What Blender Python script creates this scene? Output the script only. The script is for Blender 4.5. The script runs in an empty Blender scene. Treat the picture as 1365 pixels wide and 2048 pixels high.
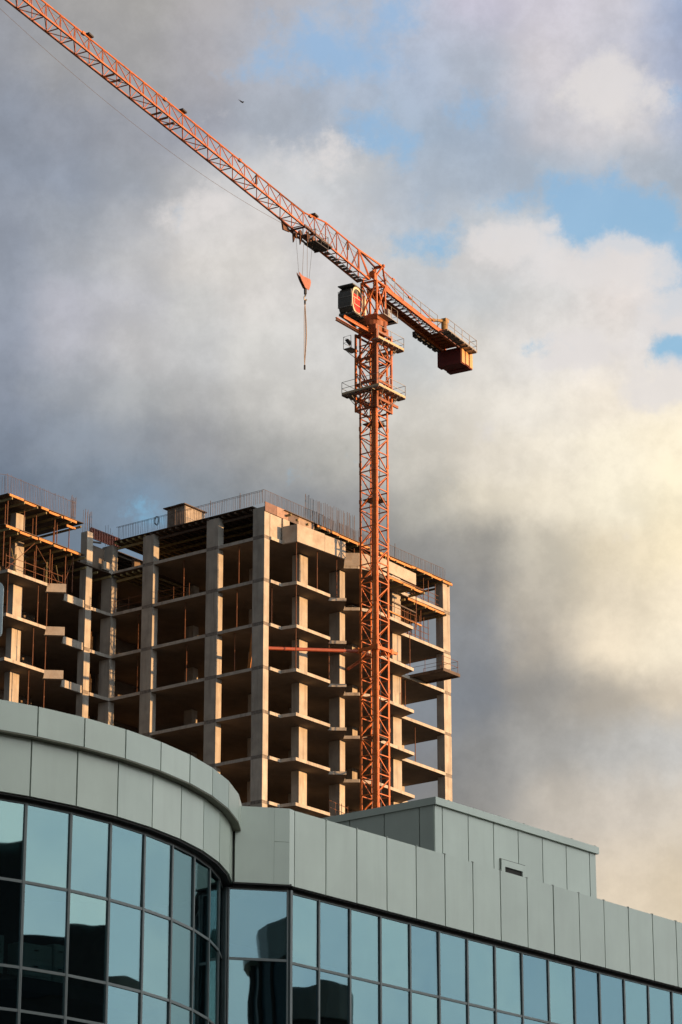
import bpy, math, random
from mathutils import Vector as Vec
random.seed(7)
R = math.radians
scn = bpy.context.scene
COL = scn.collection

# ------------------------------------------------------------------ helpers
def dirv(az, z=0.0):
    return Vec((math.sin(R(az)), math.cos(R(az)), z))
UP = Vec((0, 0, 1))

def wpos(o):
    p = Vec((0, 0, 0))
    while o is not None:
        p = p + o.location
        o = o.parent
    return p

class MB:
    """collects shapes in world coordinates and links them as one mesh object"""
    def __init__(s):
        s.v = []; s.f = []; s.m = []
    def hexa(s, c, mi=0):
        n = len(s.v); s.v += [Vec(p) for p in c]
        for q in ((0, 3, 2, 1), (4, 5, 6, 7), (0, 1, 5, 4), (1, 2, 6, 5), (2, 3, 7, 6), (3, 0, 4, 7)):
            s.f.append([n + i for i in q]); s.m.append(mi)
        return s
    def obox(s, c, x, y, z, mi=0):
        """box round centre c with half-extent vectors x, y, z"""
        c = Vec(c)
        if x.cross(y).dot(z) < 0: x = -x
        return s.hexa([c - x - y - z, c + x - y - z, c + x + y - z, c - x + y - z,
                       c - x - y + z, c + x - y + z, c + x + y + z, c - x + y + z], mi)
    def bar(s, p, q, w, h=None, up=UP, mi=0):
        p = Vec(p); q = Vec(q); d = q - p
        if d.length < 1e-6: return s
        h = w if h is None else h
        dn = d.normalized()
        side = dn.cross(up)
        if side.length < 1e-4: side = dn.cross(Vec((math.sin(R(36.6)), math.cos(R(36.6)), 0)))
        side.normalize(); u2 = side.cross(dn).normalized()
        return s.obox((p + q) / 2, d / 2, side * w / 2, u2 * h / 2, mi)
    def tube(s, p, q, r, n=6, r2=None, mi=0):
        p = Vec(p); q = Vec(q); d = (q - p).normalized(); r2 = r if r2 is None else r2
        a = d.cross(UP)
        if a.length < 1e-3: a = Vec((1, 0, 0))
        a.normalize(); b = d.cross(a)
        k = len(s.v)
        for (c, rr) in ((p, r), (q, r2)):
            for i in range(n):
                t = 2 * math.pi * i / n
                s.v.append(c + a * (rr * math.cos(t)) + b * (rr * math.sin(t)))
        for i in range(n):
            j = (i + 1) % n
            s.f.append([k + i, k + j, k + n + j, k + n + i]); s.m.append(mi)
        s.f.append([k + i for i in reversed(range(n))]); s.m.append(mi)
        s.f.append([k + n + i for i in range(n)]); s.m.append(mi)
        return s
    def path(s, pts, r, n=5, mi=0):
        for a, b in zip(pts, pts[1:]): s.tube(a, b, r, n, mi=mi)
        return s
    def prism(s, poly, d, mi=0):
        """polygon (list of world points, in order) pushed along vector d"""
        k = len(s.v); n = len(poly)
        nrm = Vec((0, 0, 0))
        for i in range(n):
            a = Vec(poly[i]); b = Vec(poly[(i + 1) % n]); nrm += a.cross(b)
        if nrm.dot(d) < 0: poly = list(reversed(poly))
        s.v += [Vec(p) for p in poly] + [Vec(p) + d for p in poly]
        s.f.append([k + i for i in reversed(range(n))]); s.m.append(mi)
        s.f.append([k + n + i for i in range(n)]); s.m.append(mi)
        for i in range(n):
            j = (i + 1) % n
            s.f.append([k + i, k + j, k + n + j, k + n + i]); s.m.append(mi)
        return s
    def build(s, name, mat, parent=None, label=None, cat=None, group=None, kind=None, origin=None, smooth=False):
        org = wpos(parent) if parent is not None else (Vec(origin) if origin is not None else Vec((0, 0, 0)))
        me = bpy.data.meshes.new(name)
        me.from_pydata([tuple(v - org) for v in s.v], [], s.f)
        for m in (mat if isinstance(mat, (list, tuple)) else [mat]): me.materials.append(m)
        if isinstance(mat, (list, tuple)):
            for p, mi in zip(me.polygons, s.m): p.material_index = mi
        if smooth:
            for p in me.polygons: p.use_smooth = True
        me.update()
        o = bpy.data.objects.new(name, me); COL.objects.link(o)
        if parent is not None: o.parent = parent
        else: o.location = org
        tag(o, label, cat, group, kind)
        return o

def tag(o, label=None, cat=None, group=None, kind=None):
    if label: o['label'] = label
    if cat: o['category'] = cat
    if group: o['group'] = group
    if kind: o['kind'] = kind

def thing(name, label, cat, loc, group=None):
    o = bpy.data.objects.new(name, None); COL.objects.link(o)
    o.location = loc; o.empty_display_size = 0.5
    tag(o, label, cat, group)
    return o

# ------------------------------------------------------------------ materials
def lin(c):
    return tuple(((x / 255) / 12.92 if x / 255 <= 0.04045 else ((x / 255 + 0.055) / 1.055) ** 2.4) for x in c)

def newmat(name):
    m = bpy.data.materials.new(name); m.use_nodes = True
    nt = m.node_tree; b = nt.nodes['Principled BSDF']
    return m, nt, b

def N(nt, t, **kw):
    n = nt.nodes.new(t)
    for k, v in kw.items(): setattr(n, k, v)
    return n

def surf(name, col, rough=0.7, metal=0.0, var=0.15, scale=3.0, dirt=None, dirt_amt=0.5, dirt_scale=1.2, bump=0.0,
         bump_scale=20.0, streak=False, island=0.0, spec=0.5, boards=0.0):
    """paint / concrete / wood with noise variation, stains and an optional bump"""
    m, nt, b = newmat(name); L = nt.links.new
    tc = N(nt, 'ShaderNodeTexCoord')
    n1 = N(nt, 'ShaderNodeTexNoise'); n1.inputs['Scale'].default_value = scale; n1.inputs['Detail'].default_value = 6
    L(tc.outputs['Object'], n1.inputs['Vector'])
    mr = N(nt, 'ShaderNodeMapRange'); mr.inputs[1].default_value = 0.3; mr.inputs[2].default_value = 0.7
    mr.inputs[3].default_value = 1 - var; mr.inputs[4].default_value = 1 + var
    L(n1.outputs[0], mr.inputs[0])
    hsv = N(nt, 'ShaderNodeHueSaturation'); hsv.inputs['Color'].default_value = (*col, 1)
    val = mr.outputs[0]
    if island:
        g = N(nt, 'ShaderNodeNewGeometry')
        m2 = N(nt, 'ShaderNodeMapRange'); m2.inputs[3].default_value = 1 - island; m2.inputs[4].default_value = 1 + island
        L(g.outputs['Random Per Island'], m2.inputs[0])
        mm = N(nt, 'ShaderNodeMath', operation='MULTIPLY'); L(val, mm.inputs[0]); L(m2.outputs[0], mm.inputs[1]); val = mm.outputs[0]
    if boards:
        mp = N(nt, 'ShaderNodeMapping'); mp.inputs['Scale'].default_value = (0, 0, 1)
        L(tc.outputs['Object'], mp.inputs['Vector'])
        wv = N(nt, 'ShaderNodeTexWave', wave_type='BANDS', bands_direction='Z'); wv.inputs['Scale'].default_value = 1.6
        wv.inputs['Distortion'].default_value = 1.5; wv.inputs['Detail'].default_value = 2
        L(tc.outputs['Object'], wv.inputs['Vector'])
        m3 = N(nt, 'ShaderNodeMapRange'); m3.inputs[3].default_value = 1 - boards; m3.inputs[4].default_value = 1 + boards * .4
        L(wv.outputs['Fac'], m3.inputs[0])
        mm = N(nt, 'ShaderNodeMath', operation='MULTIPLY'); L(val, mm.inputs[0]); L(m3.outputs[0], mm.inputs[1]); val = mm.outputs[0]
    L(val, hsv.inputs['Value'])
    out = hsv.outputs['Color']
    if dirt is not None:
        n2 = N(nt, 'ShaderNodeTexNoise'); n2.inputs['Scale'].default_value = dirt_scale; n2.inputs['Detail'].default_value = 8
        n2.inputs['Roughness'].default_value = 0.65
        if streak:
            mp = N(nt, 'ShaderNodeMapping'); mp.inputs['Scale'].default_value = (3, 3, 0.25)
            L(tc.outputs['Object'], mp.inputs['Vector']); L(mp.outputs[0], n2.inputs['Vector'])
        else: L(tc.outputs['Object'], n2.inputs['Vector'])
        cr = N(nt, 'ShaderNodeMapRange'); cr.inputs[1].default_value = 0.48; cr.inputs[2].default_value = 0.72
        cr.inputs[3].default_value = 0; cr.inputs[4].default_value = dirt_amt
        L(n2.outputs[0], cr.inputs[0])
        mx = N(nt, 'ShaderNodeMix', data_type='RGBA'); L(cr.outputs[0], mx.inputs[0]); L(out, mx.inputs[6])
        mx.inputs[7].default_value = (*dirt, 1); out = mx.outputs[2]
    L(out, b.inputs['Base Color'])
    b.inputs['Roughness'].default_value = rough; b.inputs['Metallic'].default_value = metal
    b.inputs['Specular IOR Level'].default_value = spec
    if bump:
        n3 = N(nt, 'ShaderNodeTexNoise'); n3.inputs['Scale'].default_value = bump_scale; n3.inputs['Detail'].default_value = 5
        L(tc.outputs['Object'], n3.inputs['Vector'])
        bp = N(nt, 'ShaderNodeBump'); bp.inputs['Strength'].default_value = bump; bp.inputs['Distance'].default_value = 0.03
        L(n3.outputs[0], bp.inputs['Height']); L(bp.outputs[0], b.inputs['Normal'])
    return m

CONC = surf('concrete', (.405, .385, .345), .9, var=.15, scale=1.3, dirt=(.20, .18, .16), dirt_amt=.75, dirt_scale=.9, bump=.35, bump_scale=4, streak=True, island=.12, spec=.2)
SHADECONC = surf('shade-darkened concrete', (.20, .165, .135), .92, var=.12, scale=.9, dirt=(.13, .105, .085), dirt_amt=.5, dirt_scale=.5, bump=.4, bump_scale=5, spec=.2)  # concrete darkened in colour so open floors and inner walls read as shaded
PANELC = surf('parapet concrete', (.42, .39, .345), .9, var=.12, scale=1.3, dirt=(.26, .20, .16), dirt_amt=.7, dirt_scale=.7, bump=.4, bump_scale=6, spec=.2)
JOINT = surf('cold joint', (.20, .185, .17), .95, var=.3, scale=6, spec=.1)
WOOD = surf('formwork timber', (.52, .225, .065), .75, var=.25, scale=4, dirt=(.22, .12, .05), dirt_amt=.5, dirt_scale=3, island=.15)
WOODY = surf('weathered yellow timber', (.23, .19, .09), .8, var=.3, scale=4, island=.2)
PLY = surf('dark plywood', (.075, .052, .038), .7, var=.3, scale=2, dirt=(.14, .11, .08), dirt_amt=.4)
RUST = surf('rusty steel', (.145, .06, .03), .75, var=.3, scale=5, dirt=(.12, .05, .03), dirt_amt=.6, dirt_scale=4)
REBAR = surf('rebar', (.13, .095, .085), .8, var=.25, scale=3)
REDP = surf('red oxide formwork', (.26, .085, .06), .7, var=.25, scale=3, dirt=(.1, .05, .04), dirt_amt=.5)
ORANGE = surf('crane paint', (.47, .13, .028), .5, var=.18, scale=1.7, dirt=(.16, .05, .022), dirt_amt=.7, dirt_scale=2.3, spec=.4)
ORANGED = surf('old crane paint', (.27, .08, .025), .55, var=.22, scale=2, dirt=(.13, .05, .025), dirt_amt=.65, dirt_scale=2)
TIEC = surf('tie beam paint', (.30, .06, .028), .5, var=.15, scale=2, dirt=(.2, .05, .03), dirt_amt=.5)
GALV = surf('galvanised steel', (.30, .29, .27), .5, metal=.6, var=.2, scale=4, dirt=(.14, .12, .10), dirt_amt=.5, dirt_scale=3)
TAN = surf('toe board', (.50, .40, .26), .7, var=.15, scale=4)
TROL = surf('oily trolley steel', (.10, .045, .025), .6, var=.3, scale=4, dirt=(.3, .1, .03), dirt_amt=.5, dirt_scale=3)
DARK = surf('dark steel', (.035, .033, .032), .5, var=.3, scale=4)
CWT = surf('counterweight paint', (.135, .022, .02), .7, var=.15, scale=1.5, dirt=(.06, .025, .02), dirt_amt=.5, dirt_scale=1.5)
CWR = surf('counterweight rib paint', (.55, .30, .13), .6, var=.15)
HOOKC = surf('hook block paint', (.33, .115, .06), .5, var=.2, scale=6, dirt=(.2, .06, .03), dirt_amt=.5, dirt_scale=4)
SLING = surf('chain sling', (.34, .27, .21), .6, var=.2)
ROPE = surf('wire rope', (.10, .085, .075), .6, var=.1)
CREAM = surf('cab cream paint', (.60, .55, .42), .45, var=.1, scale=4, dirt=(.4, .3, .15), dirt_amt=.3)
REDC = surf('cab red panel', (.62, .03, .02), .4, var=.08)
CABG = surf('cab tinted glazing', (.085, .08, .07), .10, var=.2, scale=2, spec=.8)
CABD = surf('cab grey body', (.11, .12, .115), .5, var=.2, scale=3)
YEL = surf('winch yellow', (.33, .20, .06), .6, var=.2)
ALU = surf('composite cladding', (.58, .655, .565), .27, var=.06, scale=.7, dirt=(.50, .56, .48), dirt_amt=.35, dirt_scale=.9, island=.05, spec=.75, streak=True)
ALUD = surf('cladding return', (.35, .385, .335), .45, var=.05, scale=1)
SEAM = surf('joint rubber', (.028, .025, .02), .8, var=.1)
SOFF = surf('dark soffit', (.035, .032, .03), .6, var=.2)
OLIVE = surf('cornice soffit', (.17, .165, .12), .6, var=.1)
MULL = surf('window frame', (.15, .17, .17), .4, metal=.3, var=.1)
ROOFM = surf('roof felt', (.09, .09, .088), .9, var=.2)
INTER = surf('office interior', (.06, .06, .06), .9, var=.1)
CAB = surf('filing cabinet paint', (.80, .86, .82), .4, var=.05)
HUTM = surf('hut boards', (.29, .26, .22), .8, var=.25, scale=3, dirt=(.15, .12, .09), dirt_amt=.5, dirt_scale=3, streak=True, island=.2)
SIGNM = surf('pale sign panel', (.45, .56, .60), .4, var=.05)
NEIGH = surf('neighbour render', (.10, .092, .088), .9, var=.15)
NEIGHD = surf('neighbour dark glass', (.02, .026, .032), .15, var=.1)
NEIGHB = surf('neighbour blue glass', (.05, .12, .16), .2, var=.15)
BIRDM = surf('bird feathers', (.04, .04, .045), .7, var=.2)
BLACKT = surf('black fabric', (.02, .02, .022), .8, var=.2)

def ground_mat():
    m, nt, b = newmat('ground'); L = nt.links.new
    tc = N(nt, 'ShaderNodeTexCoord'); n = N(nt, 'ShaderNodeTexNoise'); n.inputs['Scale'].default_value = .05; n.inputs['Detail'].default_value = 10
    L(tc.outputs['Object'], n.inputs['Vector'])
    cr = N(nt, 'ShaderNodeValToRGB'); cr.color_ramp.elements[0].color = (.05, .05, .05, 1); cr.color_ramp.elements[1].color = (.16, .14, .11, 1)
    L(n.outputs[0], cr.inputs[0]); L(cr.outputs[0], b.inputs['Base Color']); b.inputs['Roughness'].default_value = .95
    return m

def glass_mat():
    """reflective solar glazing: mirror coat over a faintly see-through pane, each pane slightly different"""
    m, nt, b = newmat('solar glass'); L = nt.links.new
    nt.nodes.remove(b)
    out = nt.nodes['Material Output']
    oi = N(nt, 'ShaderNodeObjectInfo')
    tc = N(nt, 'ShaderNodeTexCoord')
    gl = N(nt, 'ShaderNodeBsdfGlossy'); gl.inputs['Roughness'].default_value = .012
    cr = N(nt, 'ShaderNodeValToRGB'); cr.color_ramp.elements[0].color = (.262, .412, .475, 1); cr.color_ramp.elements[1].color = (.36, .53, .54, 1)
    L(oi.outputs['Random'], cr.inputs[0]); L(cr.outputs[0], gl.inputs['Color'])
    nz = N(nt, 'ShaderNodeTexNoise'); nz.inputs['Scale'].default_value = .55; nz.inputs['Detail'].default_value = 1
    L(tc.outputs['Object'], nz.inputs['Vector'])
    bp = N(nt, 'ShaderNodeBump'); bp.inputs['Strength'].default_value = .35; bp.inputs['Distance'].default_value = .012
    L(nz.outputs[0], bp.inputs['Height']); L(bp.outputs[0], gl.inputs['Normal'])
    tr = N(nt, 'ShaderNodeBsdfTransparent'); tr.inputs['Color'].default_value = (.72, .86, .86, 1)
    df = N(nt, 'ShaderNodeBsdfDiffuse'); df.inputs['Color'].default_value = (.012, .018, .024, 1)
    m1 = N(nt, 'ShaderNodeMixShader'); m1.inputs[0].default_value = .92; L(df.outputs[0], m1.inputs[1]); L(tr.outputs[0], m1.inputs[2])
    m2 = N(nt, 'ShaderNodeMixShader'); m2.inputs[0].default_value = .50; L(m1.outputs[0], m2.inputs[1]); L(gl.outputs[0], m2.inputs[2])
    L(m2.outputs[0], out.inputs['Surface'])
    return m
GLASS = glass_mat()

# ------------------------------------------------------------------ camera
cam = bpy.data.cameras.new('camera'); co = bpy.data.objects.new('camera', cam); COL.objects.link(co)
co.location = (0, 0, 1.6); co.rotation_euler = (R(90 + 19.3455), 0, 0)
cam.sensor_fit = 'VERTICAL'; cam.sensor_height = 36; cam.sensor_width = 36; cam.lens = 36 * 6027 / 2048
cam.clip_start = .5; cam.clip_end = 6000
scn.camera = co

# ------------------------------------------------------------------ sun + sky
SUN_AZ, SUN_EL = 105.0, 2.9
sl = bpy.data.lights.new('sun', 'SUN'); so = bpy.data.objects.new('sun', sl); COL.objects.link(so)
sl.energy = 5.0; sl.angle = R(.5); sl.color = (1.0, .54, .225)
EXPO = .65; KS = 10 / 2 ** EXPO      # sky values below are display radiances; KS undoes background strength and exposure
sd = Vec((math.sin(R(SUN_AZ)) * math.cos(R(SUN_EL)), math.cos(R(SUN_AZ)) * math.cos(R(SUN_EL)), math.sin(R(SUN_EL))))
so.rotation_euler = sd.to_track_quat('Z', 'Y').to_euler()

def build_world():
    w = bpy.data.worlds.new('World'); scn.world = w; w.use_nodes = True
    nt = w.node_tree; L = nt.links.new
    bg = nt.nodes['Background']; bg.inputs['Strength'].default_value = .1
    tc = N(nt, 'ShaderNodeTexCoord'); D = tc.outputs['Generated']
    def M(op, a, b=None, c=None):
        n = N(nt, 'ShaderNodeMath', operation=op)
        for i, x in enumerate((a, b, c)):
            if x is None: continue
            if isinstance(x, (int, float)): n.inputs[i].default_value = x
            else: L(x, n.inputs[i])
        return n.outputs[0]
    def mixc(f, a, b):
        n = N(nt, 'ShaderNodeMix', data_type='RGBA')
        for i, x in ((0, f), (6, a), (7, b)):
            if isinstance(x, (int, float)): n.inputs[i].default_value = x
            elif isinstance(x, tuple): n.inputs[i].default_value = (*x, 1)
            else: L(x, n.inputs[i])
        return n.outputs[2]
    def noise(scale, detail, rough=.55, vec=D, col=False, dist=0.0):
        n = N(nt, 'ShaderNodeTexNoise'); n.inputs['Scale'].default_value = scale; n.inputs['Detail'].default_value = detail
        n.inputs['Roughness'].default_value = rough; n.inputs['Distortion'].default_value = dist
        L(vec, n.inputs['Vector']); return n.outputs[1] if col else n.outputs[0]
    sky = N(nt, 'ShaderNodeTexSky'); sky.sky_type = 'NISHITA'; sky.sun_disc = False
    sky.sun_elevation = R(SUN_EL); sky.sun_rotation = R(SUN_AZ)
    sep = N(nt, 'ShaderNodeSeparateXYZ'); L(D, sep.inputs[0])
    # direction warped by two sizes of turbulence: cloud edges
    wz = N(nt, 'ShaderNodeSeparateColor'); L(noise(14, 5, .6, col=True), wz.inputs[0])
    wz2 = N(nt, 'ShaderNodeSeparateColor'); L(noise(55, 5, .62, col=True), wz2.inputs[0])
    deg = 180 / math.pi
    X = M('MULTIPLY', sep.outputs[0], deg)
    E = M('MULTIPLY', M('ARCSINE', sep.outputs[2]), deg)
    def warp(v, a, b, s1, s2):
        return M('ADD', M('ADD', v, M('MULTIPLY_ADD', a, s1, -s1 / 2)), M('MULTIPLY_ADD', b, s2, -s2 / 2))
    Xw = warp(X, wz.outputs[0], wz2.outputs[0], 1.6, .75)
    Ew = warp(E, wz.outputs[1], wz2.outputs[1], 1.4, .7)
    xs = [0, 137, 273, 410, 546, 683, 819, 956, 1092, 1228, 1365]
    rows = [
     (-200, [(150,152,158),(160,160,163),(168,166,166),(170,168,172),(172,174,182),(178,184,198),(188,192,206),(198,195,208),(206,202,212),(200,198,208),(165,178,203)]),
     (0, [(152,152,156),(165,163,162),(170,168,166),(172,169,170),(172,172,178),(172,178,190),(182,188,203),(195,192,207),(206,202,212),(205,202,210),(160,176,205)]),
     (130, [(150,153,161),(160,160,162),(165,164,165),(168,167,172),(168,173,184),(168,180,198),(172,184,203),(178,186,200),(207,203,208),(192,192,202),(160,170,192)]),
     (260, [(140,147,160),(147,152,163),(152,155,163),(157,160,170),(165,172,183),(168,178,192),(166,181,199),(166,180,198),(195,195,202),(210,207,209),(165,178,200)]),
     (360, [(140,148,162),(148,156,170),(160,165,174),(184,184,186),(198,198,199),(200,202,205),(176,187,201),(170,182,197),(172,184,198),(178,186,197),(170,180,192)]),
     (440, [(143,150,163),(157,163,173),(178,180,185),(206,203,201),(211,207,204),(200,200,202),(184,192,202),(196,201,207),(190,198,207),(184,194,204),(176,188,201)]),
     (520, [(143,150,163),(166,170,178),(190,190,192),(213,209,205),(215,211,206),(207,204,203),(202,204,206),(212,210,209),(214,212,212),(216,211,210),(200,204,210)]),
     (600, [(146,153,166),(176,177,186),(190,190,194),(205,204,202),(214,210,206),(210,207,204),(200,202,205),(203,205,206),(212,210,208),(226,218,213),(205,207,212)]),
     (700, [(146,153,167),(178,179,187),(192,191,192),(198,198,198),(208,206,202),(208,206,203),(201,203,203),(214,210,204),(222,218,214),(226,220,215),(216,214,214)]),
     (800, [(136,144,158),(158,163,171),(172,174,176),(178,178,178),(196,194,190),(206,203,197),(212,208,200),(226,220,210),(233,226,214),(243,233,217),(240,230,212)]),
     (900, [(125,135,150),(137,146,158),(142,148,156),(148,150,154),(165,165,163),(182,180,174),(205,200,190),(223,215,201),(238,229,212),(247,237,215),(246,234,208)]),
     (1000, [(112,124,140),(118,130,144),(122,140,158),(130,138,146),(138,142,146),(148,148,148),(175,172,164),(224,215,197),(237,227,207),(246,236,213),(247,235,206)]),
     (1100, [(110,124,142),(115,130,146),(118,138,158),(125,137,150),(134,140,144),(140,142,142),(148,147,144),(155,152,146),(202,194,178),(224,211,186),(245,230,198)]),
     (1200, [(108,122,140),(112,126,142),(115,132,152),(122,134,146),(130,138,143),(135,139,142),(135,138,142),(145,144,142),(190,182,168),(226,213,190),(241,227,201)]),
     (1300, [(108,120,138),(112,124,140),(115,128,146),(120,132,144),(127,136,143),(132,137,142),(132,138,144),(140,142,145),(180,172,160),(240,225,200),(249,236,211)]),
     (1400, [(108,118,134),(112,122,138),(115,126,142),(120,130,142),(126,134,142),(130,135,142),(130,136,143),(132,136,142),(152,149,144),(182,174,162),(218,205,185)]),
     (1500, [(106,114,128),(110,118,130),(114,122,134),(118,126,136),(122,128,136),(126,129,134),(126,128,132),(140,140,139),(166,164,160),(186,184,180),(198,196,192)]),
     (1620, [(108,112,122),(110,114,124),(114,118,126),(118,122,128),(122,124,128),(126,126,128),(128,127,126),(146,144,140),(190,182,171),(203,194,182),(205,196,183)]),
     (1800, [(118,118,124),(122,122,126),(126,126,128),(130,130,130),(136,134,132),(142,138,136),(146,140,137),(160,153,147),(200,187,172),(217,202,180),(219,203,178)]),
    ]
    fx = M('MULTIPLY_ADD', Xw, 1 / 13.0, .5)
    col = None; prev = None
    for (y, cs) in rows:
        cr = N(nt, 'ShaderNodeValToRGB'); r = cr.color_ramp; r.interpolation = 'EASE'
        for i, (x, c) in enumerate(zip(xs, cs)):
            p = ((x - 682.5) / 105.2) / 13.0 + .5
            e = r.elements[i] if i < 2 else r.elements.new(p)
            e.position = p; e.color = (*[k * KS for k in lin(c)], 1)
        L(fx, cr.inputs[0])
        el = 19.3455 + (1024 - y) / 105.2
        if col is None: col = cr.outputs[0]
        else:
            mr = N(nt, 'ShaderNodeMapRange'); mr.interpolation_type = 'SMOOTHSTEP'
            mr.inputs[1].default_value = prev; mr.inputs[2].default_value = el; mr.inputs[3].default_value = 0; mr.inputs[4].default_value = 1
            L(Ew, mr.inputs[0]); col = mixc(mr.outputs[0], col, cr.outputs[0])
        prev = el
    # puffy cloud structure over it: two sizes of billow and pale wisps in the gaps
    def ramp(x, a, b, lo, hi):
        n = N(nt, 'ShaderNodeMapRange'); n.interpolation_type = 'SMOOTHSTEP'
        for k_, v_ in zip((1, 2, 3, 4), (a, b, lo, hi)): n.inputs[k_].default_value = v_
        L(x, n.inputs[0]); return n.outputs[0]
    big = ramp(noise(13, 12, .66), .35, .65, .925, 1.06)
    fine = ramp(noise(52, 10, .68), .35, .65, .96, 1.038)
    vm = N(nt, 'ShaderNodeVectorMath', operation='SCALE'); L(col, vm.inputs[0]); L(M('MULTIPLY', M('MULTIPLY', big, fine), 1.03), vm.inputs['Scale'])
    xe = N(nt, 'ShaderNodeCombineXYZ'); L(Xw, xe.inputs[0]); L(Ew, xe.inputs[1])
    def cover(blobs):
        tot = None
        for (px_, py_, rx, ry, st_) in blobs:
            mp = N(nt, 'ShaderNodeMapping', vector_type='TEXTURE')
            mp.inputs['Location'].default_value = ((px_ - 682.5) / 105.2, 19.3455 + (1024 - py_) / 105.2, 0)
            mp.inputs['Scale'].default_value = (rx / 105.2, ry / 105.2, 1)
            L(xe.outputs[0], mp.inputs['Vector'])
            ln = N(nt, 'ShaderNodeVectorMath', operation='LENGTH'); L(mp.outputs[0], ln.inputs[0])
            v = ramp(ln.outputs['Value'], 0, 2.0, st_, 0)
            tot = v if tot is None else M('MAXIMUM', tot, v)
        return tot
    edge = noise(24, 14, .69)
    blue_c = cover([(700, 120, 130, 80, .70), (800, 45, 80, 50, .52), (530, 150, 130, 45, .50), (770, 275, 110, 65, .80), (900, 215, 110, 70, .58), (880, 470, 95, 65, .72), (830, 380, 80, 60, .5),
                    (1000, 395, 110, 50, .66), (1120, 400, 120, 60, 1.0), (1210, 445, 150, 65, 1.1), (1345, 545, 70, 95, 1.1), (1345, 712, 65, 45, 1.0), (1130, 690, 80, 18, .55), (1340, 190, 35, 30, .6), (1350, 20, 70, 50, .5),
                    (280, 1035, 90, 45, .5), (230, 310, 90, 30, .18)])
    bm = ramp(M('ADD', blue_c, M('MULTIPLY_ADD', edge, 2.3, -1.15)), .30, .80, 0, .84)
    gapc = mixc(ramp(E, 20, 29, 0, 1), tuple(k * KS for k in lin((128, 186, 220))), tuple(k * KS for k in lin((150, 183, 218))))
    view = mixc(bm, vm.outputs[0], gapc)
    puff_c = cover([(990, 480, 90, 45, .8), (1080, 455, 30, 20, .6), (1190, 540, 130, 60, .85), (1160, 705, 100, 35, .9), (1345, 640, 70, 50, .8), (1330, 780, 110, 60, .85), (620, 330, 90, 60, .55), (430, 410, 130, 60, .5), (1210, 190, 110, 70, .7), (1050, 820, 160, 80, .4), (230, 620, 80, 40, .35)])
    pm = ramp(M('ADD', puff_c, M('MULTIPLY_ADD', noise(19, 14, .68), 2.3, -1.15)), .34, .78, 0, .78)
    view = mixc(pm, view, tuple(k * KS for k in lin((226, 221, 219))))
    # the rest of the sky: clear evening blue between grey cloud
    cl = N(nt, 'ShaderNodeMapRange'); cl.interpolation_type = 'SMOOTHSTEP'
    cl.inputs[1].default_value = .40; cl.inputs[2].default_value = .62; L(noise(2.6, 9, .55), cl.inputs[0])
    cm = N(nt, 'ShaderNodeMapRange'); cm.inputs[1].default_value = .3; cm.inputs[2].default_value = .7
    L(noise(4, 8, .6), cm.inputs[0])
    sc_ = lambda *c: tuple(k * KS for k in c)
    cloud = mixc(cm.outputs[0], sc_(.28, .31, .36), sc_(.58, .58, .59))
    nis = N(nt, 'ShaderNodeVectorMath', operation='MULTIPLY'); L(sky.outputs[0], nis.inputs[0]); nis.inputs[1].default_value = (1.0, 1.0, 1.0)
    blue = mixc(.6, nis.outputs[0], sc_(.36, .50, .64))
    rest = mixc(cl.outputs[0], blue, cloud)
    # unseen sky toward the sun, brightened as fill for the cladding
    sdn = N(nt, 'ShaderNodeVectorMath', operation='DOT_PRODUCT'); L(D, sdn.inputs[0]); sdn.inputs[1].default_value = tuple(sd)
    gl = N(nt, 'ShaderNodeMapRange'); gl.interpolation_type = 'SMOOTHSTEP'; gl.inputs[1].default_value = .26; gl.inputs[2].default_value = .80
    gl.inputs[3].default_value = 0; gl.inputs[4].default_value = .92; L(sdn.outputs['Value'], gl.inputs[0])
    sun_fill = mixc(ramp(noise(5, 10, .6), .36, .64, 0, 1), sc_(1.06, 1.17, 1.26), sc_(1.70, 1.67, 1.52))
    rest = mixc(gl.outputs[0], rest, sun_fill)
    # unseen sky away from the sun, darkened to deepen the shaded faces
    aw = N(nt, 'ShaderNodeMapRange'); aw.interpolation_type = 'SMOOTHSTEP'; aw.inputs[1].default_value = .62; aw.inputs[2].default_value = -.10
    aw.inputs[3].default_value = 0; aw.inputs[4].default_value = .88; L(sdn.outputs['Value'], aw.inputs[0])
    rest = mixc(aw.outputs[0], rest, sc_(.055, .06, .068))
    c0 = dirv(0) * math.cos(R(19.3)) + UP * math.sin(R(19.3))
    dt = N(nt, 'ShaderNodeVectorMath', operation='DOT_PRODUCT'); L(D, dt.inputs[0]); dt.inputs[1].default_value = tuple(c0)
    mk = N(nt, 'ShaderNodeMapRange'); mk.interpolation_type = 'SMOOTHSTEP'
    mk.inputs[1].default_value = math.cos(R(26)); mk.inputs[2].default_value = math.cos(R(14)); L(dt.outputs['Value'], mk.inputs[0])
    fin = mixc(mk.outputs[0], rest, view)
    # keep part of the physical sky in the blue gaps
    L(fin, bg.inputs['Color'])
    w.cycles.sampling_method = 'MANUAL'; w.cycles.sample_map_resolution = 512
build_world()
scn.view_settings.view_transform = 'Standard'; scn.view_settings.look = 'None'; scn.view_settings.exposure = EXPO; scn.view_settings.gamma = 1
scn.cycles.max_bounces = 8; scn.cycles.diffuse_bounces = 2; scn.cycles.transparent_max_bounces = 12
scn.cycles.use_denoising = True

# ------------------------------------------------------------------ ground
MB().prism([(-3000, -3000, 0), (3000, -3000, 0), (3000, 3000, 0), (-3000, 3000, 0)], Vec((0, 0, -.5))).build('ground', ground_mat(), kind='structure')

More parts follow.
